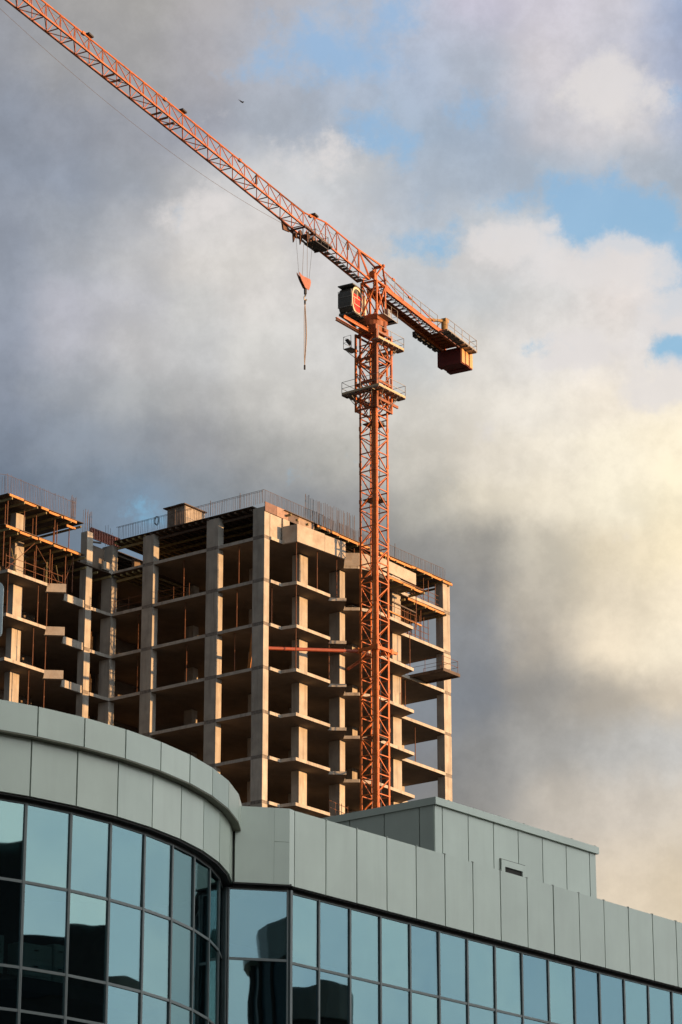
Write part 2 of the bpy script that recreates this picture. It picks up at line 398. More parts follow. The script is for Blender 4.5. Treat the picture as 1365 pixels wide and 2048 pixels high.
# ================================================================== OFFICE BUILDING
D = Vec((.6275, .7786, 0)); NW = Vec((.7786, -.6275, 0)); P0 = Vec((-1.32, 83.787, 0))
def W(s, w, z): return P0 + D * s + NW * w + UP * z
office = thing('office_building', 'pale green clad office building with rounded corner and mirror glass', 'building', (-3, 85, 0))
ZB, ZT = 19.81, 22.0
# --- drum
DC = Vec((-16.3, 83.4, 0))
def drum(a, r, z): return DC + Vec((math.sin(R(a)) * r, -math.cos(R(a)) * r, z))
ST = 6.36; A0 = 40.1
ks = list(range(-9, 8))
def ring(mb, r0, r1, z0, z1, a0, a1, mi=0):
    mb.hexa([drum(a0, r0, z0), drum(a0, r1, z0), drum(a1, r1, z0), drum(a1, r0, z0),
             drum(a0, r0, z1), drum(a0, r1, z1), drum(a1, r1, z1), drum(a1, r0, z1)], mi)
g = .10
low, upm, back, sof, lip = MB(), MB(), MB(), MB(), MB()
for k in ks:
    a, b = A0 + ST * k, A0 + ST * (k + 1)
    ring(low, 13.17, 13.262 + random.uniform(-.004, .004), ZB, 21.255, a + g, b - g)
    ring(upm, 13.40, 13.50 + random.uniform(-.004, .004), 21.30, 22.07, a + g, b - g)
    ring(back, 12.9, 13.18, ZB + .04, 22.0, a, b)
    ring(back, 13.18, 13.42, 21.32, 22.0, a, b)
    ring(lip, 13.18, 13.49, 21.262, 21.298, a, b)
    ring(sof, 12.70, 13.20, ZB - .05, ZB + .035, a, b)
    ring(sof, 12.82, 12.99, 19.70, ZB - .052, a, b)
low.build('drum_fascia', ALU, office); upm.build('drum_cornice', ALU, office)
back.build('drum_backing', SEAM, office); sof.build('drum_soffit', SOFF, office); lip.build('cornice_soffit', OLIVE, office)
roofp = [drum(A0 + ST * k, 13.15, 21.2) for k in range(-9, 9)] + [DC + Vec((6, 8, 21.2)), DC + Vec((-10, 8, 21.2))]
MB().prism(roofp, Vec((0, 0, .35))).build('drum_roof', ROOFM, office)

def pane(pts_bl, pts_br, z0, z1, nrm, label=None):
    """one glazed light: a thin pane, minutely tilted, with its frame as a sub-part"""
    bl = Vec(pts_bl); br = Vec(pts_br); t = (br - bl).normalized()
    c = (bl + br) / 2 + UP * ((z0 + z1) / 2)
    w = (br - bl).length / 2; h = (z1 - z0) / 2
    # tiny installation tilt
    nn = (nrm + t * random.gauss(0, .004) + UP * random.gauss(0, .003)).normalized()
    t2 = UP.cross(nn).normalized(); u2 = nn.cross(t2).normalized()
    o = MB().obox(c, t2 * (w - .03), u2 * (h - .03), nn * .008).build('window', GLASS, office)
    fr = MB(); f = .036; dp = nrm * .05
    for sgn in (-1, 1):
        fr.obox(c + t * sgn * (w - f / 2), t * f / 2, UP * h, dp)
    fr.obox(c + UP * (h - f / 2), t * (w - f - .001), UP * f / 2, dp * .8)
    fr.obox(c - UP * (h - f / 2), t * (w - f - .001), UP * f / 2, dp * .8)
    fr.build('frame', MULL, o)
    return o
rowsz = [(17.70, 19.70), (15.56, 17.70), (14.50, 15.56), (12.4, 14.50)]
for k in range(-2, 8):
    a, b = 40.5 + ST * k, min(40.5 + ST * (k + 1), 91)
    if b - a < 1: continue
    for (z0, z1) in rowsz:
        mid = (a + b) / 2
        pane(drum(a, 12.95, 0), drum(b, 12.95, 0), z0, z1, Vec((math.sin(R(mid)), -math.cos(R(mid)), 0)))
wall = MB()
for k in range(-9, -2): ring(wall, 12.75, 12.92, 0, 19.68, A0 + ST * k, A0 + ST * (k + 1))
for k in range(-2, 8): ring(wall, 12.75, 12.92, 0, 12.36, A0 + ST * k, A0 + ST * (k + 1))
wall.build('lower_wall', NEIGHD, office)
# rooms behind the drum glazing
it = MB()
it.prism([drum(A0 + ST * k, 12.55, 15.10) for k in range(-4, 9)] + [DC + Vec((0, 2, 15.10))], Vec((0, 0, .35)))
it.prism([drum(A0 + ST * k, 12.55, 19.72) for k in range(-4, 9)] + [DC + Vec((0, 2, 19.72))], Vec((0, 0, .2)))
it.prism([drum(A0 + ST * k, 12.55, 11.9) for k in range(-4, 9)] + [DC + Vec((0, 2, 11.9))], Vec((0, 0, .3)))
it.build('office_floor', INTER, office)
bk = MB()
for k in range(0, 57): ring(bk, 7.0, 7.2, 12.2, 19.7, A0 + ST * k, A0 + ST * (k + 1))  # ring closed all round to keep stray sun out of the rooms
for a_ in (22, 104): bk.bar(drum(a_, 7.1, 15.95), drum(a_, 12.6, 15.95), .15, 7.5)
bk.build('partition_wall', INTER, office)

# --- flat return between drum and wing
N2 = Vec((.2317, -.9728, 0)); T2 = Vec((.9728, .2317, 0)); F0 = Vec((-2.98, 83.17, 0))
def FL(s, w, z): return F0 + T2 * s + N2 * w + UP * z
LF = 1.565
mb = MB()
mb.obox(FL(.56, -.05, (ZB + ZT) / 2), T2 * .56, N2 * .05, UP * (ZT - ZB) / 2)
mb.obox(FL(1.345, -.05, (ZB + 21.02) / 2), T2 * .22, N2 * .05, UP * (21.02 - ZB) / 2)
mb.obox(FL(1.345, -.052, (21.03 + ZT) / 2), T2 * .22, N2 * .05, UP * (ZT - 21.03) / 2)
mb.build('corner_fascia', ALU, office)
c1 = FL(LF, 0, 0); c2 = W(-.012, 0, 0)
mb = MB(); mb.hexa([c1 + UP * ZB, c2 + UP * ZB, c2 - NW * .1 - T2 * .05 + UP * ZB, c1 - N2 * .1 + UP * ZB,
                    c1 + UP * ZT, c2 + UP * ZT, c2 - NW * .1 - T2 * .05 + UP * ZT, c1 - N2 * .1 + UP * ZT])
mb.build('corner_strip', ALU, office)
mb = MB()
mb.obox(FL(.75, -.22, (ZB + ZT) / 2), T2 * .80, N2 * .11, UP * ((ZT - ZB) / 2 - .03))
mb.obox(FL(.80, -.19, ZB - .01), T2 * .84, N2 * .17, UP * .03)
mb.obox(FL(.80, -.30, 19.74), T2 * .80, N2 * .05, UP * .05)
mb.build('corner_soffit', SOFF, office)
for (z0, z1) in rowsz[:3]:
    pane(FL(-.12, -.3, 0), FL(1.60, -.3, 0), z0, z1, N2)
mb = MB(); mb.bar(FL(1.66, -.27, 12.3), FL(1.66, -.27, 19.7), .1, .1); mb.bar(FL(-.16, -.3, 12.3), FL(-.16, -.3, 19.7), .05, .1)
mb.build('corner_post', MULL, office)

mb = MB()
for t in (.0, .33, .66, 1.0):
    c = drum(91, 12.93, 0) * (1 - t) + FL(-.16, -.30, 0) * t
    mb.bar(c + UP * 12.3, c + UP * 19.72, .055, .09)
mb.build('corner_mullion', MULL, office)
for (z0, z1) in rowsz[:3]:
    pane(drum(91.2, 12.90, 0), FL(-.17, -.34, 0), z0, z1, Vec((.62, -.78, 0)))

# --- wing
PW = 1.42; NPAN = 19
fa, bkm, so2 = MB(), MB(), MB()
for i in range(NPAN):
    s0, s1 = i * PW + .023, (i + 1) * PW - .023
    tl = random.uniform(-.006, .006)
    fa.obox(W((s0 + s1) / 2, -.05 + tl, (ZB + ZT) / 2), D * (s1 - s0) / 2, NW * .05, UP * (ZT - ZB) / 2)
Lw = NPAN * PW
bkm.obox(W(Lw / 2, -.16, (ZB + ZT) / 2 - .02), D * (Lw / 2), NW * .055, UP * ((ZT - ZB) / 2 - .03))
so2.obox(W(Lw / 2, -.24, ZB - .005), D * (Lw / 2), NW * .18, UP * .03)
so2.obox(W(Lw / 2, -.33, 19.735), D * (Lw / 2), NW * .05, UP * .037)
fa.build('wing_fascia', ALU, office); bkm.build('wing_backing', SEAM, office); so2.build('wing_soffit', SOFF, office)
# small clips that stand proud of the coping at the joints
cp = MB()
for i in range(1, NPAN): cp.obox(W(i * PW + .01, -.04, ZT + .012), D * .035, NW * .05, UP * .014)
cp.build('coping_clip', ALUD, office)
for i in range(-0, 16):
    for (z0, z1) in rowsz[:3]:
        if z1 < 16 and i > 3: continue
        pane(W(i * PW + .02, -.3, 0), W((i + 1) * PW + .02, -.3, 0), z0, z1, NW)
bd = MB()
bd.obox(W(Lw / 2, -6.4, 21.3), D * (Lw / 2 - .05), NW * 5.9, UP * .15)
bd.build('wing_roof', ROOFM, office)
wl = MB()
wl.obox(W(Lw / 2, -.45, 7.7), D * (Lw / 2), NW * .1, UP * 7.7)
wl.obox(W(22.72 + (Lw - 22.72) / 2, -.45, 17.5), D * (Lw - 22.76) / 2, NW * .1, UP * 2.0)
wl.obox(W(Lw + .15, -6.4, 10.7), D * .12, NW * 6.0, UP * 10.7)
wl.build('wing_wall', NEIGHD, office)
it = MB(); it.obox(W(Lw / 2, -4, 15.35), D * (Lw / 2), NW * 3.4, UP * .12); it.obox(W(Lw / 2, -4, 19.85), D * (Lw / 2), NW * 3.5, UP * .08)
it.obox(W(Lw / 2, -6.5, 17.6), D * (Lw / 2), NW * .1, UP * 2.1)
it.build('wing_interior', INTER, office)

# --- penthouse
Q0 = Vec((3.29, 95.6, 0)); ZP = 25.0; PP = 1.405
def PH(s, w, z): return Q0 + D * s + NW * w + UP * z
pm, ps = MB(), MB()
edges = [-.42] + [i * PP for i in range(7)] + [6 * PP + .40]
for a, b in zip(edges, edges[1:]):
    pm.obox(PH((a + b) / 2, -.04, (21.3 + ZP) / 2), D * ((b - a) / 2 - .022), NW * .04, UP * (ZP - 21.3) / 2)
ps.obox(PH((edges[0] + edges[-1]) / 2, -4.13, (21.3 + ZP) / 2), D * ((edges[-1] - edges[0]) / 2 - .04), NW * 4.04, UP * ((ZP - 21.3) / 2))
sd_e = [.0, .62] + [.62 + 1.45 * i for i in range(1, 6)]
for a, b in zip(sd_e, sd_e[1:]):
    pm.obox(PH(-.42 + .04, -(a + b) / 2 - .003, (21.3 + ZP) / 2), D * .04, NW * ((b - a) / 2 - .022), UP * (ZP - 21.3) / 2)
pent = pm.build('penthouse', ALU, office)
ps.build('penthouse_core', SEAM, pent)
cpm = MB()
cpm.obox(PH((edges[0] + edges[-1]) / 2, -4.1, ZP + .125), D * ((edges[-1] - edges[0]) / 2 + .06), NW * 4.2, UP * .12)
cpm.build('cap', ALU, pent)
tk = MB()
for i in range(7): tk.obox(PH(i * PP + .3, .03, ZP + .265), D * .04, NW * .03, UP * .018)
tk.build('clip', ALUD, pent)
hx0, hx1, hz1 = 2.25 * PP, 3.24 * PP, 23.83
vf = MB()
for (a, b, z0, z1) in ((hx0, hx0 + .2, 21.9, hz1), (hx1 - .2, hx1, 21.9, hz1), (hx0 + .2, hx1 - .2, hz1 - .22, hz1)):
    vf.obox(PH((a + b) / 2, .03, (z0 + z1) / 2), D * (b - a) / 2, NW * .03, UP * (z1 - z0) / 2)
vw = vf.build('window', ALU, pent)
rv = MB()
rv.obox(PH((hx0 + hx1) / 2, .004, (21.9 + hz1 + .035) / 2), D * ((hx1 - hx0) / 2 + .035), NW * .004, UP * (hz1 + .035 - 21.9) / 2)
rv.obox(PH((hx0 + hx1) / 2, .012, (21.9 + hz1 - .25) / 2), D * ((hx1 - hx0) / 2 - .22), NW * .006, UP * (hz1 - .25 - 21.9) / 2)
rv.build('reveal', SEAM, vw)
# --- filing cabinets standing behind the drum glass
def cabinet(a, r, w, h, label):
    n = Vec((math.sin(R(a)), -math.cos(R(a)), 0)); t = UP.cross(n)
    o = thing('filing_cabinet', label, 'cabinet', drum(a, r, 15.455), 'filing cabinets behind the drum glass')
    c = drum(a, r, 15.455)
    MB().obox(c + UP * h / 2, t * w / 2, n * .22, UP * h / 2).build('body', CAB, o)
    for z in (h * .28, h * .75):
        d = MB().obox(c + UP * z + n * .23, t * (w / 2 - .03), n * .012, UP * h * .21).build('drawer', CAB, o)
        MB().obox(c + UP * (z + .05) + n * .255, t * .06, n * .02, UP * .015).build('handle', DARK, d)
cabinet(38.6, 12.3, .42, .95, 'narrow pale filing cabinet, leftmost behind the dark drum panes')
cabinet(44.0, 12.3, 1.05, .85, 'wide low pale filing cabinet between the two narrow ones')
cabinet(47.6, 12.3, .40, .95, 'narrow pale filing cabinet right of the wide low one')

# ================================================================== NEIGHBOURS (they shade the offices and show in the glass)
ab = thing('apartment_block', 'tall dark apartment block mirrored in the lower left drum panes', 'building', (78, 66, 0))
MB().obox((78, 71.2, 16.2), Vec((8, 0, 0)), Vec((0, 17.86, 0)), Vec((0, 0, 16.2))).build('north_body', NEIGH, ab)
MB().obox((78, 36.5, 18.8), Vec((8, 0, 0)), Vec((0, 16.8, 0)), Vec((0, 0, 18.8))).build('south_body', NEIGH, ab)
st_ = thing('stair_tower', 'slim round tower mirrored in the first wing panes', 'building', (78.5, 100, 0))
mb = MB(); mb.tube((78.5, 100, 0), (78.5, 100, 29.6), 4.3, 28); mb.build('shaft', NEIGH, st_)
mb = MB(); mb.tube((78.5, 100, 29.62), (78.5, 100, 31.4), 4.6, 28); mb.build('cornice', ALUD, st_)
wm = 0
for z in (12, 15, 18, 21, 24, 27, 30):
    for y in (28, 40, 62, 76):
        MB().obox((69.97, y, z), Vec((.08, 0, 0)), Vec((0, 3.2, 0)), Vec((0, 0, .8))).build('window', NEIGHD, ab)
pv = thing('round_tower', 'round glazed tower mirrored in the flat corner pane', 'building', (33, 33.5, 0))
mb = MB(); mb.tube((33, 33.5, 0), (33, 33.5, 28.5), 10.2, 40); mb.build('glazed_wall', NEIGHB, pv)
mb = MB(); mb.tube((33, 33.5, 28.52), (33, 33.5, 30.3), 10.6, 40); mb.build('cornice', ALU, pv)
mm = MB()
for i in range(40):
    t = 2 * math.pi * i / 40
    mm.bar((33 + 10.25 * math.cos(t), 33.5 + 10.25 * math.sin(t), 0), (33 + 10.25 * math.cos(t), 33.5 + 10.25 * math.sin(t), 28.5), .14, .14)
mm.build('mullion', DARK, pv)
# rooftop sign cut by the left edge of the photograph
sg = thing('rooftop_sign', 'pale blue rounded sign panel on the drum roof, cut by the left picture edge', 'sign', (-9.8, 77.4, 21.55))
pts = []
for (cx_, cz_, a0_) in ((.55, .62, 0), (-.55, .62, 90), (-.55, -.62, 180), (.55, -.62, 270)):
    for j in range(5):
        t = R(a0_ + 22.5 * j); pts.append(Vec((-9.80 + cx_ + .15 * math.cos(t), 77.3, 25.97 + cz_ + .15 * math.sin(t))))
MB().prism(pts, Vec((0, .14, 0))).build('panel', SIGNM, sg)
MB().bar((-9.8, 77.5, 21.56), (-9.8, 77.5, 26.5), .12, .12).build('post', GALV, sg)

# ================================================================== UNFINISHED CONCRETE BUILDING
BO = Vec((-5.6, 207.64, 0)); BU = dirv(36.6); BV = dirv(36.6 - 90)
def B(u, v, z): return BO + BU * u + BV * v + UP * z
ZS = [75.2] + [72.65 - 3.3 * k for k in range(9)]
tower = thing('unfinished_building', 'unfinished concrete frame high-rise with open floors and stepped balconies', 'building', B(8, 8, 0))
def bbox(mb, u0, u1, v0, v1, z0, z1, mi=0):
    mb.obox(B((u0 + u1) / 2, (v0 + v1) / 2, (z0 + z1) / 2), BU * (u1 - u0) / 2, BV * (v1 - v0) / 2, UP * (z1 - z0) / 2, mi)
OUT = [(.03, .03), (.62, .03), (.66, -.16), (1.85, -.2), (2.05, -1.45), (6.05, -1.5), (6.62, -.88), (7.5, -1.9), (9.2, -.36),
       (9.9, -1.3), (11.4, -1.95), (16.28, -1.75), (16.75, -.25), (22.66, -.2), (22.70, .12), (23.55, .12), (23.6, 15.8), (10, 15.8), (10, 29),
       (-13, 29), (-12.57, 13.5), (-8.4, 13.45), (-7.5, 14.35), (-6.55, 13.35), (-5.15, 14.8), (-3.0, 14.72), (-.35, 14.6), (.03, 14.5)]
OUT1 = [(.03, .03), (.62, .03), (.66, -.16), (1.85, -.2), (2.05, -1.40), (7.42, -1.80), (9.2, -.40),
        (9.9, -1.25), (11.4, -1.90), (16.6, -1.70), (16.75, -.25), (22.66, -.2), (22.70, .12), (23.55, .12), (23.6, 15.8), (10, 15.8), (10, 29),
        (-12, 29), (-12, 17), (-.3, 17), (-.3, 14.6), (.03, 14.5)]
for k in range(1, 10):
    o = OUT1 if k == 1 else OUT
    mb = MB().prism([B(u, v, ZS[k] - .12) for u, v in o], Vec((0, 0, .235))); mb.m = [0, 0] + [1] * (len(mb.m) - 2); mb.build('floor_slab', [SHADECONC, CONC], tower)  # top and soffit carry painted-in shade, edges keep the plain concrete
# upstands and deep edge blocks of the wing balconies
for k in range(2, 8):
    mb = MB(); z = ZS[k]
    a, b = (-7.55, 14.40), (-6.52, 13.30)
    mb.hexa([B(*a, z - .14), B(*b, z - .14), B(b[0] + .25, b[1] + .22, z - .14), B(a[0] + .25, a[1] + .22, z - .14),
             B(*a, z + .50), B(*b, z + .50), B(b[0] + .25, b[1] + .22, z + .50), B(a[0] + .25, a[1] + .22, z + .50)])
    mb.build('edge_block', PANELC, tower)
    mb = MB(); bbox(mb, -5.15, -2.95, 14.68, 14.86, z - .15, z + .42); mb.build('edge_beam', CONC, tower)
def column(u0, u1, v0, v1, top, base=0.0, extra=True):
    mb = MB(); z = base
    lv = sorted([x for x in ZS if x < top - .3])
    lv = [x for x in lv if x > base]
    prev = base
    for x in lv:
        j = [random.uniform(-.012, .012) for _ in range(4)]
        bbox(mb, u0 + j[0], u1 + j[1], v0 + j[2], v1 + j[3], prev, x - .14, 0)
        bbox(mb, u0 + .012, u1 - .012, v0 + .012, v1 - .012, x - .14, x + .13, 1)
        prev = x + .13
    bbox(mb, u0, u1, v0, v1, prev, top, 0)
    return mb.build('column', [CONC, JOINT], tower)
column(0, .62, -.02, 1.04, 74.95)
column(4.36, 5.33, .05, .75, 72.45); column(9.24, 9.88, 0, 1.0, 72.45); column(16.0, 17.1, 0, .7, 74.8); column(22.7, 23.65, -.1, .6, 75.0)
column(0, .62, 4.30, 5.40, 74.95); column(0, .62, 10.5, 11.55, 74.95); column(0, .62, 14.58, 15.6, 74.9)
for (u, v) in ((9.5, 4.2), (16.5, 4.2), (5.4, 11.0), (9.5, 11.0), (16.5, 11.0), (9.5, 15), (16.4, 15), (4.8, 4.4)):
    column(u, u + .65, v, v + .75, 72.4)
column(22.7, 23.5, 4.3, 5.1, 72.4); column(22.7, 23.5, 14.8, 15.6, 74.8); column(22.7, 23.5, 10.2, 10.9, 72.4)
column(-2.86, -2.2, 14.62, 15.25, 75.25)     # wing
column(-10.3, -9.33, 15.0, 15.55, 74.7); column(-10.3, -9.4, 20.5, 21.2, 72); column(-2.9, -2.2, 20.5, 21.2, 72)
# inner walls; rear ones added to stop light leaking through the floors
mb = MB(); bbox(mb, 8.2, 15.4, 13.4, 13.65, 30, 74.9); mb.build('inner_wall', SHADECONC, tower)
mb = MB(); bbox(mb, -8.6, -3.6, 19.0, 19.25, 30, 72.4); mb.build('inner_wall', SHADECONC, tower)
mb = MB(); bbox(mb, -12, 9, 26, 26.3, 30, 72.4); mb.build('inner_wall', SHADECONC, tower)
mb = MB(); bbox(mb, 2.5, 8.5, 18.0, 18.2, 30, 72.4); mb.build('inner_wall', SHADECONC, tower)
# stub walls on the wing roof level
mb = MB(); bbox(mb, -5.2, -2.0, 18.2, 18.4, ZS[1] + .12, 74.6); mb.build('stub_wall', SHADECONC, tower)
mb = MB(); bbox(mb, -2.1, -.2, 15.2, 15.4, ZS[1] + .12, 74.6); mb.build('stub_wall', SHADECONC, tower)
mb = MB(); bbox(mb, 2.0, 6.5, 14.2, 14.35, ZS[1] + .12, 74.3); mb.build('stub_wall', SHADECONC, tower)
mb = MB(); bbox(mb, -.95, .0, 14.62, 14.8, ZS[1] + .1, ZS[1] + .75); mb.build('edge_beam', CONC, tower)
# top storey: corner wall, balcony parapets
mb = MB(); bbox(mb, .64, 2.0, -.05, .2, 72.78, 74.55); mb.obox(B(2.4, -.07, 74.1), BU * .38, BV * .12, UP * .42); mb.build('corner_wall', PANELC, tower)
def parapet(pts, z0, z1, th=.16):
    mb = MB()
    for (a, b) in zip(pts, pts[1:]):
        d = (Vec((b[0] - a[0], b[1] - a[1], 0))).normalized(); n = Vec((-d.y, d.x, 0)) * th
        a2 = (a[0] + n.x, a[1] + n.y); b2 = (b[0] + n.x, b[1] + n.y)
        mb.hexa([B(*a, z0), B(*b, z0), B(*b2, z0), B(*a2, z0), B(*a, z1), B(*b, z1), B(*b2, z1), B(*a2, z1)])
    return mb.build('parapet', PANELC, tower)
parapet([(1.86, -.22), (2.04, -1.46)], 72.50, 73.83); parapet([(2.05, -1.47), (5.1, -1.69)], 72.50, 73.86); parapet([(5.13, -1.69), (7.46, -1.86)], 72.50, 73.80)
parapet([(9.18, -.42), (9.9, -1.32), (11.3, -1.97)], 72.72, 73.75); parapet([(11.35, -1.98), (16.65, -1.78)], 72.88, 73.80)
# starter bars
def rebar_row(pts, h, r, individual, jit=.05):
    res = []
    for (u, v, z) in pts:
        mb = MB() if individual else None
        hh = h + random.uniform(-jit, jit) * h
        p = B(u + random.uniform(-.02, .02), v + random.uniform(-.02, .02), z); q = p + UP * hh + BU * random.uniform(-.03, .03) + BV * random.uniform(-.03, .03)
        res.append((p, q))
        if individual: MB().tube(p, q, r, 4).build('starter_bar', REBAR, tower)
    return res
def frange(a, b, s):
    n = int(round(abs(b - a) / s)); return [a + (b - a) * i / n for i in range(n + 1)]
RZ = 75.32
rebar_row([(u, .9 + .02 * i % .1, RZ) for i, u in enumerate(frange(6.05, 12.4, .15))], 2.5, .0145, True, .06)
rebar_row([(u, v, 75.2) for u in (-2.78, -2.5, -2.28) for v in (14.7, 14.95, 15.17)], 1.75, .018, True, .1)
rebar_row([(u, .18, RZ) for u in frange(.1, 7.4, .155)], 1.0, .0135, True, .03)
rest = rebar_row([(.18, v, RZ) for v in frange(.3, 14.2, .17)], 1.0, .015, False, .03)
rest += rebar_row([(u, .18, RZ) for u in frange(7.5, 23.4, .19)], 1.0, .015, False, .04)
rest += rebar_row([(u, .5, RZ) for u in frange(6.3, 13.4, .22)], 1.2, .015, False, .15)
rest += rebar_row([(u, 14.0, 75.4) for u in frange(-12.6, -5.0, .17)], 1.4, .017, False, .08)
rest += rebar_row([(u, 14.05, 75.4) for u in frange(-5.4, -4.9, .07)], 1.75, .018, False, .08)
rest += rebar_row([(-12.5, v, 75.4) for v in frange(14.2, 17, .25)], 1.4, .016, False, .08)
rest += rebar_row([(u, 15.2, 74.9) for u in frange(-.1, .6, .2)], 1.6, .016, False, .2)
mb = MB()
for p, q in rest: mb.tube(p, q, .0135, 4)
mb.build('starter_bars', REBAR, tower, kind='stuff')
for pts, r_ in (([B(.15, 14.4, RZ + 1.0), B(.15, .15, RZ + 1.0), B(7.4, .15, RZ + 1.0)], .016), ([B(.2, .3, RZ + .92), B(.2, 14.3, RZ + .95)], .012),
                ([B(13.2, .15, RZ + 1.0), B(23.2, .15, RZ + 1.0)], .016), ([B(-13.5, 14.4, 76.7), B(-12.5, 13.95, 76.75), B(-5, 13.95, 76.7)], .014)):
    MB().path(pts, r_, 4).build('distribution_bar', REBAR, tower)
for (u, v, h_) in ((.15, 2.4, 1.2), (.15, 5.2, 1.2), (.15, 8.6, 1.2), (16.6, .15, 1.3)):
    MB().tube(B(u, v, RZ), B(u, v, RZ + h_), .025, 5).build('rail_post', REBAR, tower)

# --- formwork decks (rest on props; each is a thing)
def deck(name, label, u0, u1, v0, v1, z, front, parts_joist=True, ply=.05, seed=0, beam_z=-.17, joists='v', nj=None, props=(), prop_h=2.3, jmat=None):
    rnd = random.Random(seed)
    t = thing('formwork_deck', label, 'formwork', B((u0 + u1) / 2, (v0 + v1) / 2, z), 'formwork decks on the concrete frame')
    mb = MB(); bbox(mb, u0, u1, v0, v1, z, z + ply); mb.build('plywood_deck', PLY, t)
    for (a, b, dv, dz) in front:            # lit edge timbers
        mb = MB(); mb.bar(B(a, v0 + dv, z + beam_z + dz), B(b, v0 + dv, z + beam_z + dz), .09, .17); mb.build('edge_timber', WOOD, t)
    if parts_joist:
        mb = MB()
        if joists == 'v':
            for u in frange(u0 + .3, u1 - .3, 1.25):
                mb.bar(B(u, v0 + rnd.uniform(-.35, .05), z - .32), B(u, v1, z - .32), .1, .16)
        else:
            for v in frange(v0 + .35, v1 - .2, .62):
                mb.bar(B(u0 + rnd.uniform(-.05, .12), v, z - .14), B(u1, v, z - .14), .1, .14)
            mb.bar(B(u0 + .55, v0, z - .40), B(u0 + .55, v1, z - .40), .1, .18)
        mb.build('joist', jmat or WOODY, t)
    for (u, v) in props:
        mb = MB(); mb.tube(B(u, v, z - prop_h), B(u, v, z - .3), .035, 6); mb.build('prop', RUST, t)
    return t
deck('d', 'long dark formwork deck under the roof edge with orange edge timbers, behind the crane', 2.2, 23.7, -.25, 13.5, 75.2,
     [(6.0, 8.6, -.05, .0), (8.5, 11.3, -.02, -.02), (11.2, 15.2, -.06, .01), (15.3, 18.2, -.03, -.03), (18.1, 20.9, -.06, .0), (20.8, 23.7, -.04, -.02)], seed=1,
     props=[(7.6, .3), (18.6, .5), (19.9, .9), (21.4, .4), (13.6, .5), (11.6, .4)], prop_h=2.4)
deck('d', 'dark joisted roof formwork between the corner column and its left neighbour', -.05, 16, 1.06, 4.86, 75.12, [], seed=2, joists='u', jmat=PLY)
deck('d', 'dark joisted roof formwork carrying the small hut', -.05, 16, 4.89, 11.0, 75.12, [], seed=3, joists='u', jmat=PLY)
deck('d', 'joisted roof formwork beside the inner corner column, left of the hut', -.05, 15, 11.03, 14.5, 75.12, [], seed=4, joists='u')
deck('d', 'deep dark formwork deck behind the red steel panel at the inner corner', .75, 15, 15.7, 22, 75.12, [], seed=14, joists='u', jmat=PLY)
deck('d', 'yellowish joisted formwork in the inner corner, one floor below the roof', -.1, 15, 11.6, 14.5, ZS[1] - .16, [], seed=5, joists='u')
deck('d', 'orange edged formwork deck in the upper right bay beside the end column', 16.9, 22.65, -.3, 5.0, ZS[1] - .20,
     [(17.6, 20.3, -.03, .02), (20.2, 22.5, -.06, -.02)], seed=6, props=[(17.6, .4), (19.3, .9), (20.2, .3), (21.3, 1.6)], prop_h=2.95)
deck('d', 'small orange timber deck hanging below the balcony parapet right of the crane', 12.6, 17.2, -2.05, -.9, 72.52,
     [(12.7, 14.4, -.02, .05), (14.3, 16.0, -.05, .0), (15.9, 17.1, -.02, -.04)], seed=7, props=[(16.9, -1.6)], prop_h=2.9)
deck('d', 'lower orange edged formwork deck on the left wing', -13.2, -4.4, 13.4, 19, ZS[1] + .02,
     [(-13.1, -11.7, -.04, .05), (-11.6, -9.7, -.02, -.02), (-9.6, -8.1, -.05, .02), (-8.0, -6.6, -.02, -.03), (-6.5, -5.0, -.05, .02)], seed=8,
     props=[(-12.9, 13.7), (-11.6, 14.3), (-8.9, 14.2), (-8.2, 15), (-7.6, 14.0), (-6.7, 14.6), (-6.0, 13.9), (-5.3, 13.8), (-4.9, 14.7), (-11.9, 16)], prop_h=3.05)
deck('d', 'topmost orange edged formwork deck on the left wing', -12.9, -4.6, 13.45, 19, 75.1,
     [(-12.8, -11.3, -.04, .10), (-11.2, -9.9, -.02, .0), (-9.4, -8.6, -.05, .07), (-8.5, -7.0, -.02, -.02), (-6.9, -5.5, -.05, .0), (-6.2, -5.2, .3, -.35)], seed=9,
     props=[(-12.4, 13.9), (-11.9, 14.6), (-9.0, 14.2), (-8.5, 15), (-7.2, 14.0), (-6.6, 14.3), (-6.1, 15.1), (-5.6, 14), (-10.3, 14.2)], prop_h=2.4)
deck('d', 'yellowish formwork strip between the wing column and the inner corner', -4.9, -.2, 14.5, 17, ZS[1] - .14, [], seed=10, joists='v')

# steel corner formwork leaning over the inner corner and dark top panels over the corner wall
fp = thing('steel_formwork', 'red ribbed steel formwork panel lying on edge above the inner corner', 'formwork', B(-2, 15, 75))
mb = MB(); bbox(mb, -2.15, 1.2, 14.95, 15.0, 75.0, 75.75); mb.build('plate', REDP, fp)
mb = MB()
for u in frange(-2.12, 1.17, .3): bbox(mb, u - .03, u + .03, 14.86, 14.948, 75.0, 75.75)
bbox(mb, -2.16, 1.2, 14.855, 14.945, 75.755, 75.80); bbox(mb, -2.16, 1.2, 14.855, 14.945, 74.95, 74.995)
mb.build('rib', REDP, fp)
MB().bar(B(-2.4, 14.9, 74.6), B(-1.0, 14.9, 74.85), .12, .12).build('support_beam', PLY, fp)
fcol = [surf('form face %d' % i, c, .7, var=.2) for i, c in enumerate(((.17, .10, .085), (.30, .20, .16), (.10, .075, .07), (.27, .21, .175)))]
